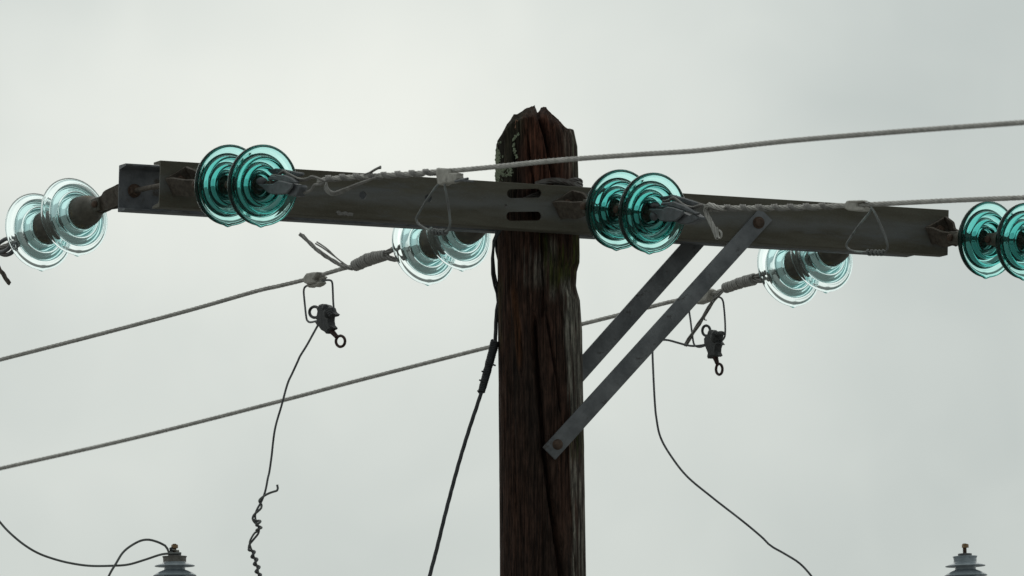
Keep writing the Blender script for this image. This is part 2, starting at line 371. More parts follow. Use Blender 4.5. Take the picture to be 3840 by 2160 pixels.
CW = [([(zpx(y), at(x, y, -0.12).x) for y, x in reversed(c)], w_, d_, zpx(c[0][0]), zpx(c[-1][0])) for c, w_, d_ in CR]
XRw = [(zpx(y), at(x, y, 0).x) for y, x in reversed(XR)]; XLw = [(zpx(y), at(x, y, 0).x) for y, x in reversed(XL)]
TOPw = [(at(x, y, 0).x, at(x, y, 0).z) for x, y in TOP]
NC, NR = 400, 470
zlow = zpx(2290)
pole = thing('utility_pole', (0.0, 0.0, 0.0), 'weathered dark brown timber pole with a rotted split top', 'utility pole')
pv, pf, pc = [], [], []
def cen(z): return (tab(XLw, z)+tab(XRw, z))/2, (tab(XRw, z)-tab(XLw, z))/2
def px_of(p):                              # rough photo position of a spot on the front of the shaft, used only to place stains
    return (p.x-CAM.x)*F/D*1.004+1920, 1080-((p.z-CAM.z)*math.cos(E)-(p.y+D)*math.sin(E))*F/D
def woodcol(p, crack):
    x, y = px_of(p); s = V((p.x*34, p.y*34, p.z*2.2)); g1 = noise.noise(s); g2 = noise.noise(s*3.1+V((7,0,0))); g3 = noise.noise(V((p.x*9, p.y*9, p.z*1.6+3)))
    c = V((0.088, 0.047, 0.033)).lerp(V((0.050, 0.033, 0.025)), 0.5+0.9*g1)
    c = c.lerp(V((0.100, 0.047, 0.031)), max(0, min(1, 0.5+1.8*g3))*0.55)
    grey = V((0.34, 0.31, 0.26))*(0.8+0.8*g2)
    def soft(a, b, v, e): return sstep(a-e, a+e, v)*(1-sstep(b-e, b+e, v))
    edge = 0.35*g1+0.3*g2
    k = soft(2112+(y-1000)*0.045, 2240, x+42*edge, 9)*soft(1030, 1600, y+90*edge, 45)*0.95
    k = max(k, soft(2140+(y-1600)*0.02, 2260, x+40*edge, 8)*soft(1600, 2500, y, 60)*0.55)
    k = max(k, soft(1955, 2085, x+50*edge, 12)*soft(945, 1075, y+110*edge-0.4*(x-2010), 28)*0.42)
    k = max(k, soft(2120, 2260, x+40*edge, 10)*soft(480, 690, y+60*edge, 30)*0.62)
    k = max(k, soft(2050, 2090, x+30*edge, 9)*soft(900, 1120, y, 30)*0.6)
    c = c.lerp(grey, max(0, min(1, k*(0.95+1.6*g2))))
    ms = soft(2030, 2080, x-0.22*(y-900)+45*g1, 9)*soft(885, 1080, y+60*g2, 28)
    ms = max(ms, soft(2100, 2150, x+50*g1, 12)*soft(930, 1070, y+60*g2, 25)*0.85, soft(2148, 2200, x+20*g1, 8)*soft(880, 1010, y, 25)*0.8, soft(2140, 2185, x+25*g1, 9)*soft(1620, 1720, y+50*g2, 20)*0.7)
    ms = max(ms, soft(1860, 1885, x, 5)*soft(1050, 1300, y, 40)*0.4)
    c = c.lerp(V((0.085, 0.096, 0.016)), max(0, min(0.9, ms*(0.65+1.5*g2))))
    ol = soft(1800, 1930, x+30*g2, 14)*soft(380, 760, y, 25)*0.75
    ol = max(ol, soft(1925, 2010, x+40*g2, 14)*soft(380, 560, y+40*g1, 30)*0.6)
    c = c.lerp(V((0.062, 0.062, 0.040))*(1+0.6*g2), ol)
    ms2 = soft(2138, 2200, x+25*g1, 8)*soft(500, 700, y, 30)*0.6; c = c.lerp(V((0.085, 0.098, 0.045)), max(0, min(0.8, ms2*(0.7+1.4*g2))))
    rd = soft(1970, 2135, x+30*g1, 12)*soft(400, 690, y, 45)*0.8
    c = c.lerp(V((0.165, 0.060, 0.036)), rd*max(0, min(1, 0.6+1.2*g3+0.4*g2)))
    og = max(0, noise.noise(V((p.x*22, p.y*22, p.z*2.6+11)))-0.50)*3.2*soft(1880, 2060, x, 20)*soft(1060, 1850, y, 60)
    c = c.lerp(V((0.16, 0.065, 0.028)), min(0.8, og))
    c = c*(1-0.45*max(0, noise.noise(V((p.x*90, p.y*90, p.z*7)))))
    return c
for i in range(NR+1):
    for k in range(NC):
        a = 2*math.pi*(k/NC); a = a+0.28*math.sin(2*a+math.pi/2)*0  # even spacing
        # denser columns over the side that shows
        t = k/NC; ang = -math.pi*(t/0.68) if t < 0.68 else -math.pi-math.pi*((t-0.68)/0.32)
        ca, sa = math.cos(ang), math.sin(ang)
        ct, rt = cen(zpx(600)); xt = ct+rt*ca
        ztop = tab(TOPw, max(TOPw[0][0], min(TOPw[-1][0], xt)))-0.045*sa*sa+0.006*noise.noise(V((xt*170, sa*3, 0)))+0.006*noise.noise(V((ca*40, sa*40, 3)))+0.005*abs(noise.noise(V((ca*110, sa*110, 7))))
        z = zlow+(ztop-zlow)*(i/NR)
        c, r = cen(z); rd = 1.0
        x0 = c+r*ca
        disp = 0.0022*noise.noise(V((ca*16, sa*16, z*1.5)))+0.0022*noise.noise(V((ca*38, sa*38, z*3.5)))+0.0013*noise.noise(V((ca*80, sa*80, z*12)))
        for fq, zf, am, ofs in ((13, 0.9, 0.0045, 0), (30, 1.8, 0.0022, 9), (62, 4, 0.0013, 17)):
            nn_ = abs(noise.noise(V((ca*fq+ofs, sa*fq, z*zf)))); disp -= am*max(0, 1-nn_/0.11)
        disp *= (0.35+0.65*abs(sa))
        if sa < 0:
            for path, w_, d_, zt, zb in CW:
                if zb-0.03 < z < zt+0.03:
                    xc = tab(path, z)+0.002*noise.noise(V((z*30, d_*100, 0))); f = math.exp(-((x0-xc)/w_)**2)
                    if f > 0.01: disp -= d_*f*sstep(zb-0.03, zb+0.04, z)*(1 if d_ > 0.04 and zt > zpx(440) else 1-sstep(zt-0.05, zt+0.03, z))*(-sa)
        p = V((c+(r+disp)*ca, (0.134+disp)*sa, z)); pv.append(p); pc.append(p)
for i in range(NR):
    for k in range(NC): pf.append((i*NC+k, i*NC+(k+1) % NC, (i+1)*NC+(k+1) % NC, (i+1)*NC+k))
base = NR*NC; prev = base
for j, s in enumerate([0.93, 0.84, 0.74, 0.62, 0.5, 0.38, 0.26, 0.14, 0.05]):       # the decayed top, chiselled to a blunt ridge
    st = len(pv)
    for k in range(NC):
        q = pv[base+k]; c, r = cen(q.z); x = c+(q.x-c)*s; y = q.y*s
        z = tab(TOPw, max(TOPw[0][0], min(TOPw[-1][0], x)))-0.045*(y/0.134)**2+0.007*noise.noise(V((x*190, y*30, 0)))+0.006*abs(noise.noise(V((x*430, y*60, 5))))+0.004*noise.noise(V((x*90, y*90, 1)))
        pv.append(V((x, y, z)))
    for k in range(NC): pf.append((prev+k, prev+(k+1) % NC, st+(k+1) % NC, st+k))
    prev = st
pf.append(tuple(prev+k for k in range(NC)))
lowst = []                                  # lower shaft down to the ground
prev = 0
for zz in (zlow-0.4, zlow-1.5, 3.5, 1.8, -0.6):
    st = len(pv); grow = (zlow-zz)*0.0045
    for k in range(NC):
        q = pv[k]; c, r = cen(zlow); pv.append(V((c+(q.x-c)*(1+grow/0.13), q.y*(1+grow/0.13), zz)))
    for k in range(NC): pf.append((prev+(k+1) % NC, prev+k, st+k, st+(k+1) % NC))
    prev = st
mb = MB(); mb.v = pv; mb.f = pf
wood = bpy.data.materials.new('weathered_pole_timber'); wood.use_nodes = True; t = wood.node_tree; b = t.nodes['Principled BSDF']
at_ = N(t, 'ShaderNodeAttribute', attribute_name='stain'); co = N(t, 'ShaderNodeTexCoord'); mp = N(t, 'ShaderNodeMapping'); mp.inputs['Scale'].default_value = (1, 1, 0.13)
t.links.new(co.outputs['Object'], mp.inputs[0])
n1 = N(t, 'ShaderNodeTexNoise'); n1.inputs['Scale'].default_value = 90; n1.inputs['Detail'].default_value = 10; n1.inputs['Roughness'].default_value = 0.78; t.links.new(mp.outputs[0], n1.inputs['Vector'])
mr = N(t, 'ShaderNodeMapRange'); mr.inputs['From Min'].default_value = 0.3; mr.inputs['From Max'].default_value = 0.7; mr.inputs['To Min'].default_value = 0.22; mr.inputs['To Max'].default_value = 1.55; t.links.new(n1.outputs[0], mr.inputs[0])
vm = N(t, 'ShaderNodeVectorMath', operation='SCALE'); t.links.new(at_.outputs['Color'], vm.inputs[0]); t.links.new(mr.outputs[0], vm.inputs['Scale'])
mp2 = N(t, 'ShaderNodeMapping'); mp2.inputs['Scale'].default_value = (1, 1, 0.03); t.links.new(co.outputs['Object'], mp2.inputs[0])
n2 = N(t, 'ShaderNodeTexNoise'); n2.inputs['Scale'].default_value = 75; n2.inputs['Detail'].default_value = 5; n2.inputs['Roughness'].default_value = 0.6; t.links.new(mp2.outputs[0], n2.inputs['Vector'])
chk = mth(t, 'MULTIPLY', mth(t, 'ABSOLUTE', mth(t, 'SUBTRACT', n2.outputs[0], 0.5)), 22.0, clamp=True)
chk = mth(t, 'ADD', mth(t, 'MULTIPLY', chk, 0.75), 0.25)
vm2 = N(t, 'ShaderNodeVectorMath', operation='SCALE'); t.links.new(vm.outputs[0], vm2.inputs[0]); t.links.new(chk, vm2.inputs['Scale'])
mp3 = N(t, 'ShaderNodeMapping'); mp3.inputs['Scale'].default_value = (1, 1, 0.28); t.links.new(co.outputs['Object'], mp3.inputs[0])
n3 = N(t, 'ShaderNodeTexNoise'); n3.inputs['Scale'].default_value = 55; n3.inputs['Detail'].default_value = 9; n3.inputs['Roughness'].default_value = 0.75; t.links.new(mp3.outputs[0], n3.inputs['Vector'])
mr3 = N(t, 'ShaderNodeMapRange'); mr3.inputs['From Min'].default_value = 0.36; mr3.inputs['From Max'].default_value = 0.66; mr3.inputs['To Min'].default_value = 0.45; mr3.inputs['To Max'].default_value = 1.35; t.links.new(n3.outputs[0], mr3.inputs[0])
vm3 = N(t, 'ShaderNodeVectorMath', operation='SCALE'); t.links.new(vm2.outputs[0], vm3.inputs[0]); t.links.new(mr3.outputs[0], vm3.inputs['Scale'])
t.links.new(vm3.outputs[0], b.inputs['Base Color']); b.inputs['Roughness'].default_value = 0.85; b.inputs['Specular IOR Level'].default_value = 0.25
bp = N(t, 'ShaderNodeBump'); bp.inputs['Strength'].default_value = 0.9; bp.inputs['Distance'].default_value = 0.004; t.links.new(n1.outputs[0], bp.inputs['Height']); t.links.new(bp.outputs[0], b.inputs['Normal'])
M['wood'] = wood
shaft = mb.build('shaft', 'wood', pole, sharp=None)
ca_ = shaft.data.color_attributes.new('stain', 'FLOAT_COLOR', 'POINT')
for i, v in enumerate(shaft.data.vertices):
    c = woodcol(v.co, 0); ca_.data[i].color = (max(0, c.x), max(0, c.y), max(0, c.z), 1)
li = MB()
def lich(x, y, sx, sy, cnt, rmin, rmax):
    for _ in range(cnt):
        px, py = x+random.gauss(0, sx), y+random.gauss(0, sy); p = at(px, py, 0); c, r = cen(p.z); q = max(-0.995, min(0.995, (p.x-c)/r)); yy = -0.134*math.sqrt(1-q*q)
        pos = V((c+q*r*1.005, yy*1.01, p.z)); nrm = V((q, yy/0.134, 0)).normalized(); bx = basis(nrm, V((0,0,1)))
        rr = random.uniform(rmin, rmax); k = len(li.v); m = random.choice((6, 7, 8))
        a0 = random.random()*6
        ringv = [pos+bx[0]*(math.cos(a0+2*math.pi*i/m)*rr*random.uniform(0.6, 1.3))+bx[1]*(math.sin(a0+2*math.pi*i/m)*rr*random.uniform(0.6, 1.3))+bx[2]*random.uniform(0.0, 0.5)*rr for i in range(m)]
        li.add([pos+bx[2]*rr*random.uniform(0.3, 1.1)]+ringv+[pos-bx[2]*0.002], [(0, 1+i, 1+(i+1) % m) for i in range(m)]+[(m+1, 1+(i+1) % m, 1+i) for i in range(m)])
lich(1866, 600, 6, 24, 170, 0.002, 0.0055); lich(1864, 655, 6, 16, 150, 0.002, 0.0055); lich(1885, 652, 8, 12, 60, 0.0015, 0.005)
lich(1912, 655, 8, 8, 26, 0.002, 0.005); lich(1900, 668, 10, 3, 16, 0.0015, 0.0035)
lc = li.build('lichen', 'lichen', pole, smooth=False); lc['label'] = 'crusty pale green lichen on the left edge of the pole below the top'
li = MB()
for (x, y) in ((1944,518),(1936,524),(1931,531),(1927,536),(1925,562),(1929,570),(1932,577),(1936,597),(1938,605),(1929,555),(1930,584)): lich(x, y, 2.2, 2.5, 8, 0.0015, 0.0034)
lc = li.build('lichen', 'lichen', pole, smooth=False); lc['label'] = 'thin broken line of pale lichen running down from the top'
ch = MB()
for k in range(7):
    p = at(1930+random.uniform(-4, 5), 476+k*4-random.uniform(0, 8), -0.03); p.y = -0.112
    ch.plate([p, p+V((0.007, 0, 0.002)), p+V((0.009, 0, 0.012)), p+V((0.003, 0, 0.014))], V((0,1,0)), 0.004, 0.001)
M['bare'] = mat('bare_orange_wood', (0.30,0.15,0.085), (0.42,0.24,0.15), scale=60)
ch.build('splinter', 'bare', pole, smooth=False)

# ------------------------------------------------------------------ steel channel crossarms
def channel(name, TL, BL, TR, BR, side, label, slots=(), holes=(), mname='channel'):
    mL = (TL+BL)/2; mR = (TR+BR)/2; h = ((TL-BL).length+(TR-BR).length)/4
    u = (mR-mL).normalized(); nn = V((-u.y, u.x, 0)).normalized()*side; zz = V((0,0,1)); zz = (zz-u*zz.dot(u)).normalized(); L = (mR-mL).length
    yy = zz.cross(u)                        # points away
    t, fl, tf = 0.0065, 0.075, 0.0085
    # C profile in (y, z): web at y=0, flanges to +y
    P = []
    def arc(cy, cz, r, a0, a1, n=4):
        for i in range(n+1):
            a = R_(a0+(a1-a0)*i/n); P.append((cy+r*math.cos(a), cz+r*math.sin(a)))
    arc(0.003, h-0.003, 0.003, 180, 90); arc(fl-0.002, h-0.002, 0.002, 90, 0); P.append((fl, h-0.0055)); P.append((fl-0.003, h-0.0075)); P.append((fl*0.5, h-0.0105))
    arc(t+0.013, h-0.0125-0.013, 0.013, 90, 180, 6)
    P2 = [(y, -z) for y, z in reversed(P)]; prof = P+P2
    vs, fs = [], []; segs = 60; m = len(prof)
    for i in range(segs+1):
        x = L*i/segs
        for (y, z) in prof: vs.append(V((x, y*side, z)))
    for i in range(segs):
        for k in range(m): fs.append((i*m+k, i*m+(k+1) % m, (i+1)*m+(k+1) % m, (i+1)*m+k))
    q = MB(); q.v = vs; q.f = fs
    for base, fl2 in ((0, 0), (segs*m, 1)):
        tri = geometry.tessellate_polygon([[V((0, y, z)) for y, z in prof]]); q.f += [tuple(base+i for i in tt) for tt in tri]
    fr = mat4(u, yy, zz, mL)
    cut = MB()
    inv = fr.inverted()
    for (p0, p1, r) in slots:
        a, b2 = inv @ p0, inv @ p1; pts = []
        for i in range(13): an = R_(90+180*i/12); pts.append(V((a.x+r+r*math.cos(an), 0, a.z+r*math.sin(an))))
        for i in range(13): an = R_(-90+180*i/12); pts.append(V((b2.x-r+r*math.cos(an), 0, b2.z+r*math.sin(an))))
        cut.plate(pts, V((0,1,0)), 0.05, 0.0001)
    for (p0, r) in holes:
        a = inv @ p0; cut.plate([V((a.x+r*math.cos(2*math.pi*i/20), 0, a.z+r*math.sin(2*math.pi*i/20))) for i in range(20)], V((0,1,0)), 0.05, 0.0001)
    o = q.build(name, mname, frame=fr, sharp=35)
    if cut.v:
        c = cut.build('cutter', 'channel', frame=fr, smooth=False)
        md = o.modifiers.new('b', 'BOOLEAN'); md.object = c; md.operation = 'DIFFERENCE'; md.solver = 'EXACT'
        dg = bpy.context.evaluated_depsgraph_get(); me = bpy.data.meshes.new_from_object(o.evaluated_get(dg)); o.modifiers.clear(); o.data = me; bpy.data.objects.remove(c)
        o.data.name = name
    tag(o, label, 'crossarm', 'steel channel crossarms'); return o
farm = channel('steel_crossarm', front(600,601), front(600,775), front(3556,787), front(3556,957), 1, 'nearer brown steel channel with two slots where it crosses the pole',
    slots=((front(1901,725), front(2031,725), 0.0145), (front(1899,810), front(2031,811), 0.0145)), holes=((front(1361,732), 0.0125),(front(1607,743), 0.0125),(front(1897,771), 0.005)))
barm = channel('steel_crossarm', rear(444,621), rear(444,795), rear(3400,793), rear(3400,966), -1, 'farther steel channel behind the pole, its open side showing at the left end', mname='farchannel')
ps = MB()                                   # pale crust on the near channel
FX = lambda z, s, ox, oy, off=0.001: [front(x, y, off) for x, y in zp(z, s, ox, oy)]
for cx, cy, rx, ry in ((750,715,26,16),(800,725,34,20),(850,735,40,16),(770,735,30,12)):
    k = [(cx+rx*math.cos(a*0.52)*random.uniform(0.6,1.2), cy+ry*math.sin(a*0.52)*random.uniform(0.6,1.2)) for a in range(12)]
    ps.plate(FX(k, 2.415, 960, 500), AWAY, 0.0016, 0.0004)
M['crust'] = mat('grey_crust', (0.16,0.15,0.14), (0.27,0.255,0.24), scale=200, rough=0.95, bump=0.6)
fm = ps.v; po = ps
crust = ps.build('crust', 'crust', None, smooth=False); crust.parent = farm; crust.matrix_parent_inverse = farm.matrix_world.inverted() if False else Matrix.Identity(4)
crust.matrix_local = farm.matrix_local.inverted() @ Matrix.Translation(crust.location)

# ------------------------------------------------------------------ flat braces
def brace(label, p0, p1, wd, th, n, bolts):
    ax = (p1-p0).normalized(); nn = (n-ax*n.dot(ax)).normalized(); wdt = ax.cross(nn)
    t_ = thing('brace', (p0+p1)/2, label, 'brace', 'flat steel braces'); c = (p0+p1)/2
    m = MB(); vs, fs = bevbox(((p1-p0).length/2, wd/2, th/2), 0.0012); fr = mat4(ax, wdt, ax.cross(wdt), c)
    m.add(vs, fs); m.build('bar', 'galv', t_, frame=fr, sharp=30)
    for (p, r, h, kind) in bolts:
        bx = (wdt, ax, nn) if nn.dot(V((0,-1,0))) > 0 else (wdt, ax, -nn)
        q = MB()
        if kind == 'hex': q.revolve([(r*1.25,0),(r*1.25,0.003),(r,0.0032)], mat4(*bx, p+bx[2]*th/2), 24); q.hexa(p+bx[2]*(th/2+0.003), bx, r, h)
        else: q.revolve([(r*1.1,0),(r*1.1,0.003),(r,0.0035),(r,h*0.4),(r*0.9,h*0.75),(r*0.6,h),(0.001,h*1.08)], mat4(*bx, p+bx[2]*th/2), 28)
        q.build('bolt', 'bolt', t_)
    return t_
pt, pb = front(2843,835,0.006), at(2089,1667,-0.150)
dirb = (pt-pb).normalized()
brace('nearer flat steel brace bolted across the front of the pole', pb-dirb*0.040, pt+dirb*0.038, 0.057, 0.009, -AWAY, [(pt, 0.0155, 0.011, 'hex'), (pb, 0.0155, 0.012, 'round')])
pt2, pb2 = rear(2680,824,0.006), at(1950,1645,0.150)
brace('farther flat steel brace passing behind the pole', pb2-(pt2-pb2).normalized()*0.04, pt2+(pt2-pb2).normalized()*0.04, 0.060, 0.009, -AWAY, [(pt2+V((0,0,0)), 0.0155, 0.011, 'hex')])

# ------------------------------------------------------------------ insulators
RD = 0.1275
prof0 = [(0.040,0.047),(0.048,0.045),(0.051,0.037),(0.060,0.031),(0.074,0.027),(0.088,0.0205),(0.100,0.012),(0.110,0.004),(0.118,-0.0025),(0.1245,-0.006),(0.1275,-0.012),(0.1272,-0.018),(0.1230,-0.022),(0.1172,-0.0205),(0.1135,-0.0145),
         (0.106,-0.008),(0.0990,-0.002),(0.0955,-0.004),(0.0925,-0.016),(0.0895,-0.026),(0.086,-0.0285),(0.0825,-0.025),(0.0795,-0.010),(0.0755,0.004),(0.071,0.006),(0.067,-0.002),(0.0645,-0.016),(0.0615,-0.0245),(0.058,-0.026),(0.0545,-0.021),(0.0515,-0.005),(0.048,0.008),
         (0.0445,0.004),(0.0415,-0.010),(0.038,-0.015),(0.0345,-0.009),(0.032,0.010),(0.030,0.028),(0.029,0.040)]
def rev_profile(pr, step=0.0026):
    P = catmull([V((a, 0, b)) for a, b in pr], step); return [(p.x, p.z) for p in P]
def drip(r, z, a):                          # a bead hangs from the lowest point of the rim
    a = (a+math.pi) % (2*math.pi)-math.pi
    return 0.0050*math.exp(-(a/0.075)**2)*sstep(0.112, 0.126, r)
I4 = Matrix.Identity(4)
def disc_mesh(mname):
    m = MB().revolve(rev_profile(prof0), I4, 128, closed=True, mod=drip); o = m.build('glass_disc', mname, frame=I4, sharp=None); me = o.data; bpy.data.objects.remove(o); return me
DM = {'teal': disc_mesh('teal'), 'aqua': disc_mesh('aqua')}
capm = MB().revolve([(0.020,0.028),(0.053,0.029),(0.0545,0.034),(0.0535,0.040),(0.0525,0.048),(0.0505,0.064),(0.0465,0.080),(0.0395,0.092),(0.0325,0.102),(0.0295,0.113),(0.0290,0.126),(0.026,0.134),(0.018,0.136)], I4, 48)
for k in range(5):                          # raised casting letters and numerals, worn to pips
    for j in range(4):
        a = R_(62+k*7.5); z = 0.046+j*0.0075; r = 0.0525-0.0*j-(0.0025 if j > 1 else 0); capm.ball(V((r*math.cos(a), r*math.sin(a), z)), 0.0019, n=6)
for s in (-1, 1):                           # clevis cheeks on the cap
    capm.box(V((s*0.0, s*0.020, 0.140)), (V((1,0,0)), V((0,1,0)), V((0,0,1))), (0.021, 0.0055, 0.020), 0.003)
capo = capm.build('metal_cap', 'cap', frame=I4, sharp=40); CAPM = capo.data; bpy.data.objects.remove(capo)
pinb = MB().revolve([(0.006,0.052),(0.0305,0.046),(0.0305,0.030),(0.024,0.026),(0.0105,0.022),(0.0100,0.0),(0.0095,-0.034),(0.0105,-0.044),(0.013,-0.048),(0.013,-0.058),(0.006,-0.060)], I4, 24)
pinb.box(V((0, 0, -0.054)), (V((1,0,0)), V((0,1,0)), V((0,0,1))), (0.015, 0.007, 0.018), 0.003)
pino = pinb.build('pin', 'rusty', frame=I4); PINM = pino.data; bpy.data.objects.remove(pino)
clev = MB()
clev.tube([V((0, -0.030, 0.146)), V((0, 0.030, 0.146))], 0.0085, 14)
for s in (-1, 1): clev.ball(V((0, s*0.031, 0.146)), 0.0125, sc=(1, 0.7, 1), n=14)
clevo = clev.build('clevis_pin', 'bolt', frame=I4); CLEVM = clevo.data; bpy.data.objects.remove(clevo)
def part(name, me, parent, m4, scale=1.0):
    o = bpy.data.objects.new(name, me); COL.objects.link(o); o.parent = parent
    o.matrix_local = Matrix.Translation(-WLOC[parent.name]) @ m4 @ Matrix.Diagonal((scale, scale, scale, 1)); return o
def insulators(c1, c2, plane, mname, label, group, scale=1.0):
    p1, p2 = plane(*c1), plane(*c2); ax = (p1-p2).normalized(); x, y, z = basis(ax)
    t_ = thing('insulator_string', p1, label, 'insulator', group); pass
    for p in (p1, p2):
        m4 = mat4(x, y, z, p)
        part('glass_disc', DM[mname], t_, m4, scale); part('metal_cap', CAPM, t_, m4, scale); part('pin', PINM, t_, m4, scale); part('clevis_pin', CLEVM, t_, m4, scale)
    return p1, p2, (x, y, z)
def bracket(pw, tip, n, label, roll):       # bent strap from the channel to the clevis: pw on the web, tip at the clevis pin
    t_ = thing('strap_bracket', pw, label, 'bracket', 'bent strap brackets')
    ax = (tip-pw); L = ax.length; ax = ax.normalized()
    side = ax.cross(V((0,0,1))).normalized(); upv = side.cross(ax); 
    q = math.cos(roll); s_ = math.sin(roll); side, upv = side*q+upv*s_, upv*q-side*s_
    m = MB(); hw = 0.031
    wall = (ALONG-ax*ALONG.dot(ax)*0).normalized()
    wu = (upv-AWAY*upv.dot(AWAY)).normalized(); ws = wu.cross(AWAY).normalized()
    if ws.dot(side) < 0: ws = -ws
    b0, b1 = pw-ws*0.036, pw+ws*0.036
    for sg, bb in ((-1, b0), (1, b1)):
        P = [pw+n*0.004, bb+n*0.004, bb.lerp(tip, 0.16)+n*0.016+ws*sg*0.002, pw.lerp(tip, 0.62)+side*sg*0.027, pw.lerp(tip, 0.85)+side*sg*0.013, tip+side*sg*0.0125+ax*0.008]
        for i in range(len(P)): P[i] = P[i].copy()
        Q = catmull(P, 0.006); fr = frames(Q, wu)
        vs, fs = [], []
        for i, p in enumerate(Q):
            T = fr[i][0]; u_ = (upv-T*upv.dot(T)).normalized(); w_ = T.cross(u_); tt = i/(len(Q)-1); h_ = hw*(1-0.28*sstep(0.55, 1, tt))
            for (a, c) in ((-1,-1),(1,-1),(1,1),(-1,1)): vs.append(p+u_*h_*a+w_*0.0034*c)
        for i in range(len(Q)-1):
            for k in range(4): fs.append((i*4+k, i*4+(k+1) % 4, (i+1)*4+(k+1) % 4, (i+1)*4+k))
        fs += [(3,2,1,0), tuple((len(Q)-1)*4+k for k in range(4))]; m.add(vs, fs)
    m.build('strap', 'rusty', t_, sharp=35)
    bx = basis(n, V((0,0,-1))); q2 = MB(); q2.revolve([(0.019,0.008),(0.019,0.011),(0.012,0.0115)], mat4(*bx, pw), 24); q2.hexa(pw+n*0.010, bx, 0.0155, 0.012); q2.tube([pw+n*0.01, pw+n*0.035], 0.0075, 12)
    q2.build('bolt', 'bolt', t_)
TOW = lambda deg: (math.sin(R_(deg)), -math.cos(R_(deg)))
DK = []
for (bolt, c1, c2, deg, lab, sc) in (
    ((672,680), (852,694), (976,694.7), 33, 'pair of deep teal glass discs nearest the left end of the crossarm', 1.0),
    ((2122,768), (2312.7,784.4), (2436,797), 33.5, 'pair of deep teal glass discs just right of the pole', 1.0),
    ((3517,864), (3694,897), (3836,903), 38, 'pair of deep teal glass discs cut off by the right edge of the picture', 0.965)):
    pw = front(*bolt); pl = Plane(pw, TOW(deg)); p1, p2, fr = insulators(c1, c2, pl, 'teal', lab, 'glass insulators on the near side', sc)
    DK.append((pw, pl, p1, p2, fr))
    bracket(pw, p1+fr[2]*0.148*sc, -AWAY, {852: 'bent strap bracket at the left end of the near channel', 2312.7: 'bent strap bracket on the near channel beside the pole', 3694: 'bent strap bracket at the right end of the near channel'}[c1[0]], R_(-33))
LT = []
for (bolt, c1, c2, lab, bl) in (
    ((497,717), (287,807.7), (153.6,864.3), 'pair of pale clear aqua glass discs beyond the left end of the crossarm', 'strap bracket reaching out behind the left end of the far channel'),
    ((1941,777), (1728,866), (1600,920), 'pair of pale aqua glass discs hanging below the channel just left of the pole', 'strap bracket behind the far channel next to the pole'),
    ((3303,860), (3090,950), (2967,1005), 'pair of pale aqua glass discs below the right half of the crossarm', 'strap bracket behind the right half of the far channel')):
    pw = rear(*bolt, 0.004); pl = Plane(pw, (-math.sin(R_(37)), math.cos(R_(37)))); p1, p2, fr = insulators(c1, c2, pl, 'aqua', lab, 'glass insulators on the far side')
    LT.append((pw, pl, p1, p2, fr)); bracket(pw, p1+fr[2]*0.148, AWAY, bl, R_(8))

# through bolt seen between the channels at the left end
for k, ((a, b2), lab) in enumerate(((((505,715),(668,683)), 'rusty through bolt joining the open left ends of the two channels'),)):
    pa, pb_ = rear(*a, -0.012), front(*b2, -0.004); t_ = thing('through_bolt', pa, lab, 'bolt'); ax = (pb_-pa).normalized(); bx = basis(ax)
    m = MB().tube([pa-ax*0.012, pb_], 0.0085, 14); m.build('rod', 'rusty', t_); m = MB(); m.revolve([(0.022,-0.004),(0.022,0.0)], mat4(*bx, pa), 20); m.hexa(pa, bx, 0.0185, 0.017); m.build('nut', 'bolt', t_)

# ------------------------------------------------------------------ near-side conductors with dead-end fittings
RC = 0.0078
def cable(name, mb_, pts, R=RC, pitch=0.15, matn='alu', parent=None, label=None):
    mb_.strands(pts, R*0.66, R*0.37, 6, pitch, ns=7); return mb_
def fitting(label, pl, polys, balls, mname='clampsteel'):
    t_ = None
    for (nm, poly, off, th) in polys:
        P = [pl(x, y, off) for x, y in poly]
        if t_ is None: t_ = thing('dead_end_clamp', P[0], label, 'wire clamp', 'dead end clamps')
        m = MB().plate(P, pl.n, th, 0.003); m.build(nm, mname, t_, sharp=35)
    for (px, py, off, r, sc) in balls:
        m = MB(); bx = basis(pl.n, V((0,0,-1))); m.ball(pl(px, py, off), r, bx, sc, 16); m.build('bolt_head', mname, t_)
    return t_
z1 = lambda z: zp(z, 8.523, 960, 590)
pl1 = DK[0][1]
fitting('dark grey forged clamp holding the left near wire', pl1, [
    ('cheek_plate', z1([(60,850),(540,850),(640,800),(740,735),(900,760),(1190,840),(1180,960),(1000,1160),(840,1195),(560,1185),(420,1140),(300,1060),(240,980)]), 0.030, 0.008),
    ('cheek_plate', z1([(60,760),(540,760),(740,640),(1190,760),(1180,880),(1000,1080),(560,1105),(240,900)]), -0.016, 0.008),
    ('tongue', z1([(1000,820),(1190,830),(1420,885),(1500,880),(1530,960),(1490,1120),(1430,1250),(1300,1262),(1010,1170),(900,1050)]), 0.006, 0.030),
    ('thimble_tray', z1([(415,720),(500,575),(660,600),(760,560),(960,560),(1180,650),(1370,800),(1300,840),(980,810),(720,740)]), 0.018, 0.016),
    ('thimble_wall', z1([(370,400),(540,380),(640,350),(780,362),(1010,400),(1250,450),(1515,492),(1530,560),(1470,600),(1310,628),(1180,600),(900,520),(650,560),(500,530)]), -0.022, 0.008)],
    [(982,680,0.014,0.0125,(1.1,1.1,1.6)), (975,704,-0.008,0.010,(1,1,1.6))])
z2 = lambda z: zp(z, 7.244, 2400, 700)
pl2 = DK[1][1]
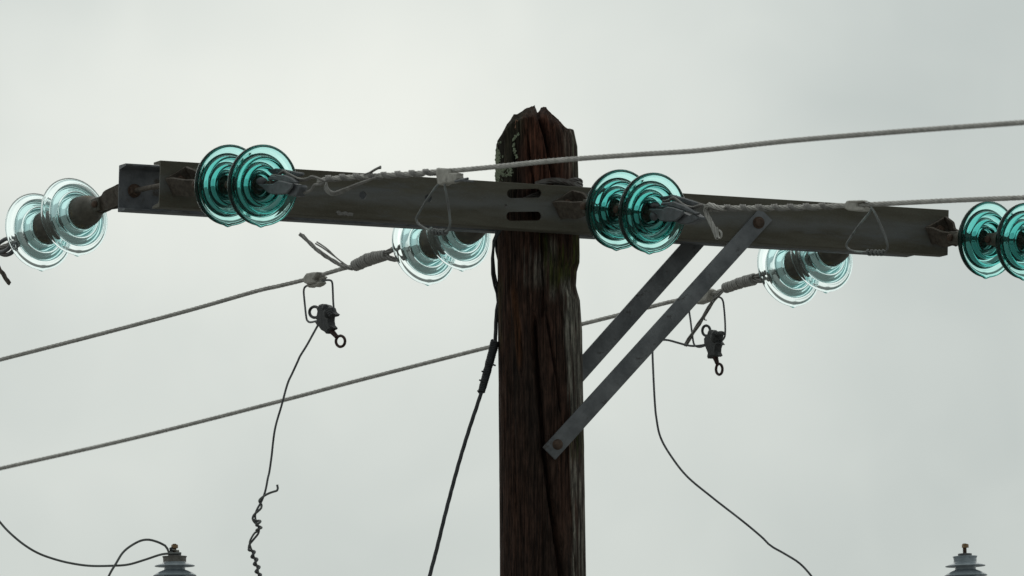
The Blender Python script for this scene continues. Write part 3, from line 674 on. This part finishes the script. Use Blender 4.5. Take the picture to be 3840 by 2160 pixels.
fitting('dark grey forged clamp holding the right near wire', pl2, [
    ('cheek_plate', z2([(255,600),(640,605),(760,540),(900,560),(1190,655),(1180,760),(1000,925),(800,952),(560,935),(500,860),(470,760),(300,660)]), 0.030, 0.008),
    ('cheek_plate', z2([(255,520),(640,525),(900,480),(1190,575),(1000,845),(560,855),(300,580)]), -0.016, 0.008),
    ('tongue', z2([(1000,640),(1190,695),(1300,745),(1420,785),(1560,735),(1690,830),(1700,880),(1560,965),(1400,1020),(1180,1020),(990,930),(950,800)]), 0.006, 0.028),
    ('thimble_tray', z2([(600,520),(615,440),(760,420),(960,400),(1250,520),(1440,620),(1610,720),(1570,770),(1380,700),(1200,640),(900,545),(720,500)]), 0.018, 0.016),
    ('thimble_wall', z2([(520,275),(740,250),(860,210),(970,235),(1200,300),(1500,395),(1735,475),(1740,560),(1500,540),(1300,500),(1100,420),(900,300),(760,330),(620,405)]), -0.022, 0.008)],
    [(2452,810,0.024,0.0125,(1.3,1.3,1.0)), (2455,770,-0.012,0.011,(1,1,1.6))])
P1 = [(1195,677),(1260,668),(1340,663),(1450,657),(1560,650),(1640,643),(1730,637),(1900,621),(2020,608),(2168,595),(2410,578),(2634,563),(2981,526),(3400,491),(3840,459),(4400,416)]
t_ = thing('power_line', pl1(1195,677), 'upper near wire running past the pole top to the right edge', 'wire', 'power lines')
cable('c', m := MB(), [pl1(*p) for p in P1]); m.build('conductor', 'alu', t_)
m = MB(); W1 = [(1222,671),(1300,665),(1400,660),(1500,654),(1600,647),(1648,643)]
m.wrap([pl1(*p) for p in W1], RC+0.0018, 0.0024, 0.080, 4, 0.0088, 7, jit=0.12)
for k in range(3):
    o_ = (k-1)*6
    m.tube(catmull([pl1(x, y+o_*0.55*(1 if x < 1180 else 0.6), 0.012-0.004*k) for x, y in zp([(500,600),(680,590),(800,500),(900,460),(1000,520),(1180,620),(1330,690),(1480,720),(1620,700),(1750,640),(1880,640),(2040,700),(2250,770)], 8.523, 960, 590)], 0.006), 0.0032, 7)
m.tube(catmull([pl1(x, y, 0.0) for x, y in zp([(2250,760),(2100,860),(1930,860),(1850,900),(1800,1000),(1700,1080),(1540,1130)], 8.523, 960, 590)], 0.006), 0.0045, 7)
m.build('grip_wrap', 'greystrand', t_)
m = MB()
z3 = lambda z: zp(z, 2.415, 960, 500)
for k in range(4):
    q = k*6
    m.tube(catmull([pl1(x, y, 0.022+0.003*k) for x, y in z3([(640,445+q*0.5),(622+q*1.5,490),(640+q*1.6,530-q*0.8),(690+q,558-q*1.4),(760,545-q*1.6),(850,505-q*1.2),(930,465-q*0.8),(1020,430-q*0.5),(1090,395)])], 0.006), 0.0029, 7)
for k in range(3):
    m.tube(catmull([pl1(x, y, 0.006-0.005*k) for x, y in z3([(980,375+k*4),(1030,355+k*3),(1070,330+k*3),(1105,312+k*3),(1128,300+k*8)])], 0.006), 0.0032, 7)
m.build('loose_strands', 'greystrand', t_)
t2_ = thing('power_line', pl2(2650,790), 'lower near wire leaving the picture above the rightmost glass discs', 'wire', 'power lines')
P2 = [(2655,785),(2696,780),(2790,780),(2889,779),(2985,777),(3081,774),(3150,771),(3216,768.5),(3274,766),(3418,759),(3563,752),(3707,746),(3840,741),(4300,722)]
cable('c', m := MB(), [pl2(*p) for p in P2]); m.build('conductor', 'alu', t2_)
m = MB().wrap([pl2(*p) for p in [(2668,781),(2790,780),(2889,779),(2985,777),(3081,774),(3120,772)]], RC+0.0018, 0.0024, 0.086, 4, 0.0088, 7, ph=1.0, jit=0.12)
for k in range(3):
    o_ = (k-1)*6
    m.tube(catmull([pl2(x, y+o_*0.5, 0.014-0.004*k) for x, y in z2([(620,410),(760,390),(860,320),(940,320),(1050,400),(1180,500),(1320,560),(1450,570),(1580,530),(1680,510),(1800,540),(2000,600)])], 0.006), 0.0032, 7)
m.build('grip_wrap', 'greystrand', t2_)
m = MB()
m.strands([pl2(x, y, 0.014) for x, y in z2([(2318,600),(2120,570),(1990,520),(1890,490),(1800,540),(1780,640),(1830,780),(1930,980),(2020,1180),(2080,1330),(2110,1400)])], 0.0052, 0.0031, 5, 0.16, core=False, ns=7)
m.tube(catmull([pl2(x, y, 0.022) for x, y in z2([(2090,1100),(2110,1250),(2130,1360),(2180,1400),(2215,1340),(2205,1240),(2150,1180)])], 0.004), 0.0030, 7)
m.build('bent_back_tail', 'alu', t2_)

# ------------------------------------------------------------------ wire stirrups
def stirrup(pl, label, loop, r, conn, coils, extra=(), off=0.012, cmat='copper', closed=False, lens=()):
    t_ = thing('wire_stirrup', pl(*loop[0]), label, 'wire loop', 'wire stirrups hung on the power lines')
    m = MB().tube(catmull([pl(x, y, off) for x, y in loop], 0.006), r, 10)
    m.build('loop', cmat, t_)
    if coils:
        m = MB(); m.wrap([pl(x, y, off) for x, y in coils[0]], r*2.1, r*0.95, coils[1], 1, None, 9, jit=0.12); m.build('coil', cmat, t_)
    q = MB()
    for (poly, o2, th) in conn: q.plate([pl(x, y, o2) for x, y in poly], pl.n, th, 0.004)
    q.build('connector', 'connector', t_, sharp=40)
    for (a, b2, rr) in extra: MB().tube([pl(*a, 0.016), pl(*b2, 0.016)], rr, 10).build('stud', 'clampsteel', t_)
    return t_
z4 = lambda z: zp(z, 4.262, 1540, 560); z8 = lambda z: zp(z, 4.83, 1600, 600)
stirrup(pl1, 'triangular wire loop hanging from the upper near wire left of the pole', z4([(500,520),(470,545),(410,595),(300,750),(200,905),(110,1060),(88,1110),(100,1160),(160,1220),(300,1295),(440,1330),(560,1320),(612,1270),(630,1180),(622,1060),(605,920),(575,740),(550,620),(545,560)]), 0.0036,
    [(z8([(240,200),(250,158),(320,148),(470,160),(490,220),(480,300),(470,420),(400,425),(330,462),(275,450),(250,330)]), 0.0, 0.034), (z8([(460,235),(560,232),(618,245),(612,290),(625,330),(600,380),(520,410),(440,425),(380,400),(400,300)]), 0.004, 0.026)],
    (z4([(330,1296),(440,1330),(560,1318)]), 0.017), extra=((z8([(520,385)])[0], z8([(745,338)])[0], 0.0042), (z8([(640,372)])[0], z8([(850,385)])[0], 0.003)))
z5 = lambda z: zp(z, 5.571, 3140, 720)
stirrup(pl2, 'triangular wire loop hanging from the lower near wire at the right end of the channel', z5([(715,330),(690,400),(600,520),(500,640),(380,800),(280,950),(200,1070),(190,1130),(240,1195),(360,1240),(640,1262),(900,1278),(1000,1250),(1045,1190),(1050,1120),(1010,960),(950,800),(880,640),(800,470),(735,360),(700,320)]), 0.0034,
    [(z5([(215,350),(228,250),(255,190),(330,180),(450,178),(490,200),(485,300),(620,330),(622,405),(480,410),(300,390)]), 0.0, 0.03), (z5([(255,190),(450,175),(570,172),(640,205),(560,205),(480,225),(350,230)]), 0.008, 0.02)],
    (z5([(640,1262),(760,1268),(980,1268)]), 0.020))
z6 = lambda z: zp(z, 6.133, 1120, 860); z7 = lambda z: zp(z, 3.293, 1060, 960)
pL2, pL3, pL1 = LT[1][1], LT[2][1], LT[0][1]
stirrup(pL2, 'squarish wire loop with a rounded clamp hanging from the far wire left of the pole', z7([(470,320),(510,302),(580,298),(608,318),(617,380),(624,560),(630,640),(625,700),(600,735),(540,760),(430,800),(340,818),(308,800),(292,760),(270,560),(260,440),(270,390),(300,368),(340,350)]), 0.0035,
    [(z6([(165,1100),(230,1015),(380,988),(480,985),(470,1060),(440,1100),(400,1150),(440,1230),(250,1270),(175,1230)]), 0.010, 0.026), (z6([(210,1290),(260,1270),(430,1240),(480,1210),(560,1200),(585,1235),(530,1290),(440,1330),(390,1310),(300,1345)]), 0.0, 0.028), (z6([(430,1100),(560,1090),(600,1075),(635,1108),(570,1165),(590,1220),(500,1240),(430,1200)]), -0.006, 0.02), (z6([(50,1215),(90,1180),(170,1140),(180,1200)]), 0.0, 0.008)],
    None, off=0.0, cmat='darkwire')
z9 = lambda z: zp(z, 3.62, 2560, 1050)
stirrup(pL3, 'tall wire loop with a clamp hanging from the far wire right of the braces', z9([(420,225),(505,235),(545,280),(563,400),(575,560),(578,700),(570,770),(540,815),(480,840),(400,865),(320,885),(250,908),(190,903),(152,865),(130,740),(108,560),(88,400),(110,320),(200,280)]), 0.0033,
    [(z9([(185,305),(210,215),(290,150),(370,115),(410,135),(405,200),(360,285),(240,332)]), 0.0, 0.034)],
    None, off=0.0, cmat='darkwire')

# ------------------------------------------------------------------ tap clamps on the far stirrups
def tapclamp(pl, label, body, screw, eye, rod, eye2):
    c = pl(*body[0]); t_ = thing('tap_clamp', c, label, 'clamp', 'eye clamps on the stirrups')
    m = MB().plate([pl(x, y, 0.0) for x, y in body], pl.n, 0.030, 0.006); m.ball(pl(*screw[0], 0.014), 0.013, None, (1,1,1), 12); m.ball(pl(*screw[1], 0.012), 0.016, None, (1,0.8,1.2), 12); m.build('body', 'black', t_, sharp=40)
    m = MB().tube([pl(*screw[0], 0.016), pl(*screw[2], 0.016)], 0.0075, 12)
    for k in range(4): m.ring(pl(*screw[0], 0.016).lerp(pl(*screw[2], 0.016), 0.2+0.2*k), *basis((pl(*screw[2])-pl(*screw[0])))[:2], 0.0078, 0.0078, 0.0012, 14, 5)
    m.build('screw', 'black', t_)
    (ex, ey, rx, ry, rr) = eye; MB().ring(pl(ex, ey, 0.0), (pl(ex+10, ey)-pl(ex, ey)).normalized()*((pl(ex+10, ey)-pl(ex, ey)).length/10), V((0,0,1))*(pl(ex, ey)-pl(ex, ey+10)).length/10, rx, ry, rr).build('upper_eye', 'black', t_)
    a, b2 = pl(*rod[0]), pl(*rod[1]); MB().tube([a, a.lerp(b2, 0.5), b2], [0.0105, 0.0085, 0.0072], 12).build('eye_bolt', 'redrust', t_)
    (ex, ey, rx, ry, rr) = eye2; MB().ring(pl(ex, ey, 0.0), (pl(ex+10, ey)-pl(ex, ey))/10, V((0,0,1))*(pl(ex, ey)-pl(ex, ey+10)).length/10, rx, ry, rr).build('lower_eye', 'redrust', t_)
f7 = lambda a: z7([a])[0]; f9 = lambda a: z9([a])[0]
tapclamp(pL2, 'black eye clamp on the squarish wire loop left of the pole', z7([(468,625),(475,605),(515,592),(575,608),(600,635),(625,640),(640,690),(682,722),(665,742),(615,755),(612,800),(620,850),(650,885),(645,905),(605,925),(600,955),(565,962),(540,935),(500,912),(470,870),(445,850),(428,822),(455,795),(428,772),(450,740),(460,690),(445,640)]),
    (f7((530,640)), f7((560,700)), f7((600,740))), (*f7((395,693)), 19.2, 20.5, 0.0050), (f7((590,910)), f7((672,1003))), (*f7((714,1053)), 17.0, 20.5, 0.0048))
tapclamp(pL3, 'black eye clamp on the tall wire loop right of the braces', z9([(378,690),(400,675),(430,678),(455,705),(500,705),(520,730),(520,770),(512,830),(548,880),(510,885),(495,930),(492,975),(515,1025),(490,1042),(430,1042),(412,1062),(370,1068),(364,1045),(372,1000),(345,930),(325,880),(320,790),(345,760),(365,740)]),
    (f9((440,735)), f9((440,780)), f9((545,725))), (*f9((320,688)), 14.5, 19.0, 0.0046), (f9((440,1040)), f9((470,1135))), (*f9((496,1212)), 12.0, 20.0, 0.0046))

# ------------------------------------------------------------------ far conductors
def farline(pl, label, P, serve, sr, strand_pts, tails, thr, pitch=0.012):
    t_ = thing('power_line', pl(*P[0]), label, 'wire', 'power lines')
    cable('c', m := MB(), [pl(*p) for p in P], R=0.0072); m.build('conductor', 'alu', t_)
    m = MB(); m.wrap([pl(*p) for p in serve], sr, 0.0047, pitch, 1, None, 9, jit=0.16)
    m.tube(catmull([pl(*p) for p in serve], 0.01), sr(0.5)*0.82 if callable(sr) else sr*0.85, 12); m.build('binding', 'serving', t_)
    m = MB()
    for (pts, R, r, n, pitch2) in strand_pts: m.strands([pl(*p) for p in pts], R, r, n, pitch2, core=False, ns=7)
    m.build('looped_strands', 'greystrand', t_)
    if tails:
        m = MB()
        for (pts, R, r, n, pitch2) in tails:
            if n == 1: m.tube(catmull([pl(x, y, 0.004) for x, y in pts], 0.006), r, 7)
            else: m.strands([pl(x, y, 0.006) for x, y in pts], R, r, n, pitch2, core=False, ns=7, jit=0.5)
        m.build('frayed_tail', 'greystrand', t_)
    c = pl(*thr[0]); e = pl(*thr[1]); ax = (e-c).normalized(); m = MB()          # thimble eye at the last pin
    m.ring(c, ax, V((0,0,1)), thr[2], thr[2]*0.8, 0.0075, 28, 8); m.build('thimble', 'clampsteel', t_); return t_
e2 = [(1470,958),(1500,945),(1535,935),(1550,925)]
farline(pL2, 'far wire descending to the left edge from the binding beside the pole', [(1455,952),(1400,968),(1340,992),(1320,999),(1275,1010),(1208,1030),(1126,1053),(1043,1073),(960,1092),(715,1162),(358,1257),(0,1349),(-500,1476)],
    z6([(1290,835),(1400,790),(1520,730),(1650,680),(1780,645),(1900,620),(2000,590)]), lambda t: 0.0135+0.004*math.sin(t*2.9+0.3), [
    ([(1444,953),(1470,936),(1500,925),(1530,905),(1545,885)], 0.006, 0.0034, 5, 0.2), ([(1440,962),(1480,972),(1520,965),(1548,940)], 0.006, 0.0034, 5, 0.2)],
    [(z6([(1240,900),(1080,860),(930,800),(760,700),(560,570),(400,450),(280,330),(170,230),(90,150),(35,120)]), 0.0042, 0.0032, 4, 0.19),
     (z6([(1200,880),(1080,810),(900,680),(790,580),(690,480),(560,380),(420,290)]), 0, 0.0026, 1, 0), (z6([(1180,880),(1000,760),(850,640),(720,545),(560,430),(388,325)]), 0, 0.0026, 1, 0)], ((1532,932), (1560,922), 0.022))
farline(pL3, 'far wire passing behind the braces and the pole to the left edge', [(2830,1048),(2770,1068),(2712,1087),(2650,1108),(2532,1128),(2430,1153),(2300,1186),(2184,1215),(2020,1256),(1848,1298),(1560,1371),(1300,1438),(1043,1506),(522,1638),(0,1757),(-500,1871)],
    zp([(868,580),(930,560),(1000,535),(1060,520),(1095,512)], 2.07, 2300, 800), lambda t: 0.0135+0.0025*t, [
    ([(2824,1044),(2850,1030),(2880,1018),(2910,1008)], 0.006, 0.0034, 5, 0.2), ([(2824,1050),(2860,1052),(2890,1042),(2912,1024)], 0.006, 0.0034, 5, 0.2)],
    [(z9([(575,115),(520,165),(430,260),(360,370),(300,470),(220,600),(150,700),(90,800),(35,890)]), 0.0045, 0.0028, 4, 0.3), (z9([(300,500),(295,540),(322,546)]), 0, 0.0022, 1, 0)], ((2900,1022), (2930,1012), 0.022))
za = lambda z: zp(z, 6.583, 0, 860)
t_ = thing('power_line', pL1(40, 912), 'far wire loop and frayed end at the left edge under the pale discs', 'wire', 'power lines')
m = MB(); m.strands([pL1(*p) for p in [(-420,1060),(-160,985),(-60,955),(0,930),(40,915),(75,900)]], 0.0055, 0.0031, 6, 0.15, ns=7); m.build('conductor', 'greystrand', t_)
m = MB(); m.tube(catmull([pL1(x, y, 0.006) for x, y in za([(560,330),(420,400),(300,560),(200,620),(100,625),(0,590),(-120,520)])], 0.006), 0.0072, 10); m.tube(catmull([pL1(x, y, -0.006) for x, y in za([(560,230),(400,230),(260,230),(150,235),(50,290),(-20,340),(-100,420)])], 0.006), 0.0068, 10)
m.tube(catmull([pL1(x, y, 0.012) for x, y in za([(420,340),(300,360),(200,480),(100,540),(0,560),(-100,540)])], 0.006), 0.0068, 10); m.build('thimble', 'clampsteel', t_)
m = MB().strands([pL1(x, y, 0.004) for x, y in za([(-150,760),(-40,940),(60,1080),(140,1200),(225,1340)])], 0.0042, 0.0040, 3, 0.13, core=False, ns=8); m.build('frayed_tail', 'rusty', t_)

# ------------------------------------------------------------------ tap wires
zt = lambda z: zp(z, 3.534, 880, 1750)
pD = Plane(pL2(1193, 1218), (1, 0.15))
t_ = thing('tap_wire', pD(1193,1218), 'thin grey wire dropping from the left eye clamp into a twisted splice', 'wire', 'tap wires')
A = [(1200,1205),(1193,1218),(1172,1256),(1151,1294),(1125,1336),(1118,1352),(1096,1400),(1078,1440),(1056,1520),(1031,1610),(1018,1714),(1010,1770)]+zt([(440,150),(420,260),(395,360),(350,470),(300,560),(272,640),(282,720),(318,800),(315,880),(250,965),(192,1040),(188,1100)])
mA = MB()
def wob(P, amp): return P
pathA = [pD(x, y, 0.0) for x, y in A]
Cc = [pD(x, y) for x, y in zt([(188,1100),(215,1130)])]
mA.tube(catmull(pathA, 0.006), 0.0036, 10)
B0 = zt([(562,238),(572,290),(560,318),(520,330),(450,355),(380,395),(330,440),(330,470),(355,500),(350,550),(310,590),(255,640),(238,690),(262,735),(290,760)])
offs = [0.006,0.006,0.006,0.006,0.006,0.007,0.003,-0.005,-0.004,0.006,0.007,0.003,0,0,0.005]
mB = MB(); pathB = [pD(x, y, o_) for (x, y), o_ in zip(B0, offs)]; mB.tube(catmull(pathB, 0.005), 0.0038, 10)
mB.wrap([pD(x, y) for x, y in zt([(288,690),(318,760),(322,850)])], 0.0085, 0.0040, 0.0185, 1, None, 10, ph=2.2)
pathB2 = [pD(x, y, 0.003) for x, y in zt([(330,850),(270,875),(225,940),(200,1000),(205,1050),(235,1130),(270,1240),(300,1340),(318,1440),(325,1560),(330,1800)])]; mB.tube(catmull(pathB2, 0.006), 0.0034, 10)
mA.wrap([pD(x, y, 0.003) for x, y in zt([(212,1080),(240,1150),(278,1260),(306,1370),(322,1480),(330,1600),(332,1800)])], 0.0082, 0.0040, 0.0258, 1, None, 10, ph=2.6)
mA.build('upper_wire', 'darkwire', t_); mB.build('lower_wire', 'copper', t_)
pE = Plane(pL3(2655, 1293), (1, -0.1))
J2 = [(2655,1290),(2625,1296),(2590,1297),(2551,1288),(2508,1276),(2483,1275),(2460,1283),(2449,1300),(2447,1325),(2450,1404),(2455,1500),(2461,1565),(2477,1640),(2519,1714),(2579,1789),(2668,1863),(2715,1900),(2767,1940),(2818,1981),(2862,2019),(2882,2040),(2900,2053),(2943,2077),(2998,2112),(3041,2158),(3080,2215),(3150,2330)]
m = MB().tube(catmull([pE(*p) for p in J2], 0.01), 0.0036, 10); o = m.build('tap_wire', 'darkwire'); tag(o, 'thin dark wire from the right eye clamp curving down to the bottom edge', 'wire', 'tap wires')

# ------------------------------------------------------------------ guy wire wound round the pole
t_ = thing('guy_wire', (-0.14, 0, zpx(860)), 'dark twisted guy wire wound round the pole and slanting down left', 'guy wire')
m = MB()
for j in range(3):
    pts = []
    for i in range(0, 41):
        a = -math.pi-0.5+i*(math.pi+1.0)/40; zt_ = zpx(845-j*14)+(zpx(693+j*12)-zpx(845-j*14))*sstep(0, 0.8, i/40)+0.012*math.sin(math.pi*max(0, i/40-0.55)/0.45)
        c, r = cen(zt_); rr = 0.0085; pts.append(V((c+(r+rr)*math.cos(a), (0.134+rr)*math.sin(a), zt_)))
    m.strands(pts, 0.0042, 0.0026, 4, 0.12, core=False, ns=6, ph=j)
for j in range(3):
    pts = []
    for i in range(0, 31):
        f = i/30; x = 2008+f*150; y = 690-19*math.sin(math.pi*min(1, f*0.92+0.03))+j*4+f*4; p = at(x, y, 0); c, r = cen(p.z); q = max(-1, min(1, (p.x-c)/(r+0.012))); yy = -(0.134+0.014)*math.sqrt(max(0, 1-q*q)); pts.append(at(x, y, yy-0.003*j))
    m.strands(pts, 0.0038, 0.0025, 4, 0.1, core=False, ns=6, ph=j*1.3)
M['wrapstrand'] = mat('dull_brown_grey_strand', (0.06,0.042,0.035), (0.16,0.15,0.14), scale=25, rough=0.5, metal=0.2, bump=0.2, bscale=400)
m.build('pole_wrap', 'wrapstrand', t_)
G = [(1882,850),(1866,875),(1852,905),(1847,966),(1850,1026),(1859,1070),(1868,1100),(1872,1150)]
yv = [-0.10,-0.09,-0.08,-0.06,-0.03,0.0,0.03,0.05]
m = MB().strands([at(x, y, q) for (x, y), q in zip(G, yv)], 0.0042, 0.0042, 2, 0.6, core=False, ns=8)
m.strands([at(x+3, y+(4 if i else 0), q+0.03) for i, ((x, y), q) in enumerate(zip([(1859,860),(1856,890),(1862,935),(1874,980)], (0,0.02,0.04,0.06)))], 0.0042, 0.0042, 2, 0.6, core=False, ns=8)
G2 = [(1872,1120,0.05),(1863,1165,0.02),(1859,1230,-0.01),(1857,1280,-0.02),(1846,1322,-0.03),(1827,1392,-0.05),(1805,1471,-0.08),(1786,1530,-0.10),(1759,1611,-0.13),(1719,1743,-0.19),(1673,1915,-0.26),(1639,2054,-0.32),(1613,2153,-0.37),(1560,2360,-0.45)]
m.strands([at(*p) for p in G2], 0.0036, 0.0031, 5, 0.24, core=True, ns=8)
m.build('cable', 'guy', t_)
m = MB(); bp_ = [at(*p) for p in G2[3:7]]; m.wrap(bp_, lambda t: 0.0125-0.003*t, 0.0028, 0.0061, 1, None, 8, jit=0.12); m.tube(catmull(bp_, 0.01), 0.0085, 10)
for (a, b2) in (((1826,1398),(1806,1392)), ((1816,1430),(1797,1425)), ((1806,1468),(1790,1466)), ((1846,1366),(1858,1371))): m.tube([at(*a, -0.075), at(*b2, -0.08)], 0.0028, 7)
m.build('binding', 'guy', t_)

# ------------------------------------------------------------------ porcelain bushings
def bushing(cx, label, top, tilt, yd, bolt, capc):
    def W(px, py): return at(px, py, yd)
    k = (yd+D)/F; base = W(cx, 2122); t_ = thing('bushing', base, label, 'insulator bushing', 'porcelain bushings at the bottom edge')
    up = V((math.sin(tilt), 0, math.cos(tilt))); x = V((math.cos(tilt), 0, -math.sin(tilt))); fr = mat4(x, V((0,1,0)), up, base)
    def pr(L): return [(max(0.0005, r*k), (2122-y)*k) for r, y in L]
    sheds = [(43,2106),(44,2109),(50,2112),(60,2115),(70,2118.5),(75.5,2121),(76,2123),(73,2124.5),(60,2121),(46,2118),(41,2120),(40,2126),(40,2137)]
    L = list(sheds); y0 = 2138
    for i in range(5):
        rr = 82+2*i; L += [(44,y0),(52,y0+3),(66,y0+9),(rr-2,y0+18),(rr,y0+21),(rr-3,y0+23),(66,y0+18),(48,y0+14),(41,y0+17),(41,y0+36)]; y0 += 37
    m = MB().revolve(rev_profile(pr(L), 0.0018), fr, 64); m.build('porcelain', 'porcelain', t_, sharp=None)
    m = MB().revolve(pr([(20,2085),(46,2085.5),(46.5,2088),(44.5,2090),(43.5,2094),(43.5,2108.5),(30,2108.5)]), fr, 48); m.build('cap', capc, t_)
    m = MB().revolve(pr([(20,2078.5),(25,2079),(25,2085.5),(18,2085.5)]), fr, 32)
    if not bolt: m.revolve(pr([(8,2074),(25,2075.5),(26.5,2077),(26,2084),(24,2084),(24,2078)]), fr, 32)
    m.build('washer', 'clampsteel' if bolt else 'darkwire', t_)
    m = MB().revolve(pr([(6,2038-top),(7.5,2039-top)]+[(7.6-(0.9 if i % 2 else 0), 2040-top+i*1.3) for i in range(int((2079-2040+top)/1.3))]), fr, 20); m.build('stud', 'bolt', t_)
    m = MB(); nut = W(cx, 2054-top if not bolt else 2056); m.hexa(nut, (x, V((0,1,0)), up), 12.8*k, 14*k); m.build('nut', 'brass', t_)
    if bolt:
        m = MB(); m.plate([W(cx-20, 2055), W(cx-8, 2050), W(cx-2, 2060), W(cx-6, 2073), W(cx-18, 2071)], V((0,1,0)), 0.018, 0.002); m.build('clip', 'black', t_)
        m = MB(); m.plate([W(cx+4, 2063), W(cx+16, 2062), W(cx+18, 2070), W(cx+4, 2071)], V((0,1,0)), 0.016, 0.002); m.plate([W(cx-10, 2060), W(cx+11, 2063), W(cx+10, 2066), W(cx-9, 2063)], V((0,1,0)), 0.02, 0.001); m.build('lug', 'connector', t_)
    return t_
YB = 0.25
bushing(655, 'grey porcelain bushing at the bottom left with two wires on its top', -1, R_(-0.6), YB, True, 'bushcap')
bushing(3620, 'grey porcelain bushing at the bottom right with a bare brass nut', 0, R_(-2.0), YB, False, 'porcelain')
LA = [(-260,1700),(-60,1880),(0,1958),(40,2001),(93,2044.6),(149,2077),(217,2100.5),(279.5,2114.5),(342,2122),(419,2121.6),(481,2117),(543.5,2099),(605.6,2079),(652,2075.5),(680,2075)]
m = MB().tube(catmull([at(x, y, YB-0.026*sstep(560, 640, x)) for x, y in LA], 0.008), 0.0037, 10); o = m.build('lead_wire', 'copper'); tag(o, 'long grey wire sagging in from the left edge to the left bushing', 'wire', 'wires on the left bushing')
LB = [(648,2074),(632,2069),(628,2058),(619,2046),(608,2040),(590,2032),(559,2024),(528,2027.5),(490.7,2047),(460,2073),(435,2113),(413,2150),(392,2200),(370,2290)]
m = MB().tube(catmull([at(x, y, YB-0.012) for x, y in LB], 0.008), 0.0038, 10); o = m.build('lead_wire', 'copper'); tag(o, 'short pale green wire arching up and over from the left bushing', 'wire', 'wires on the left bushing')
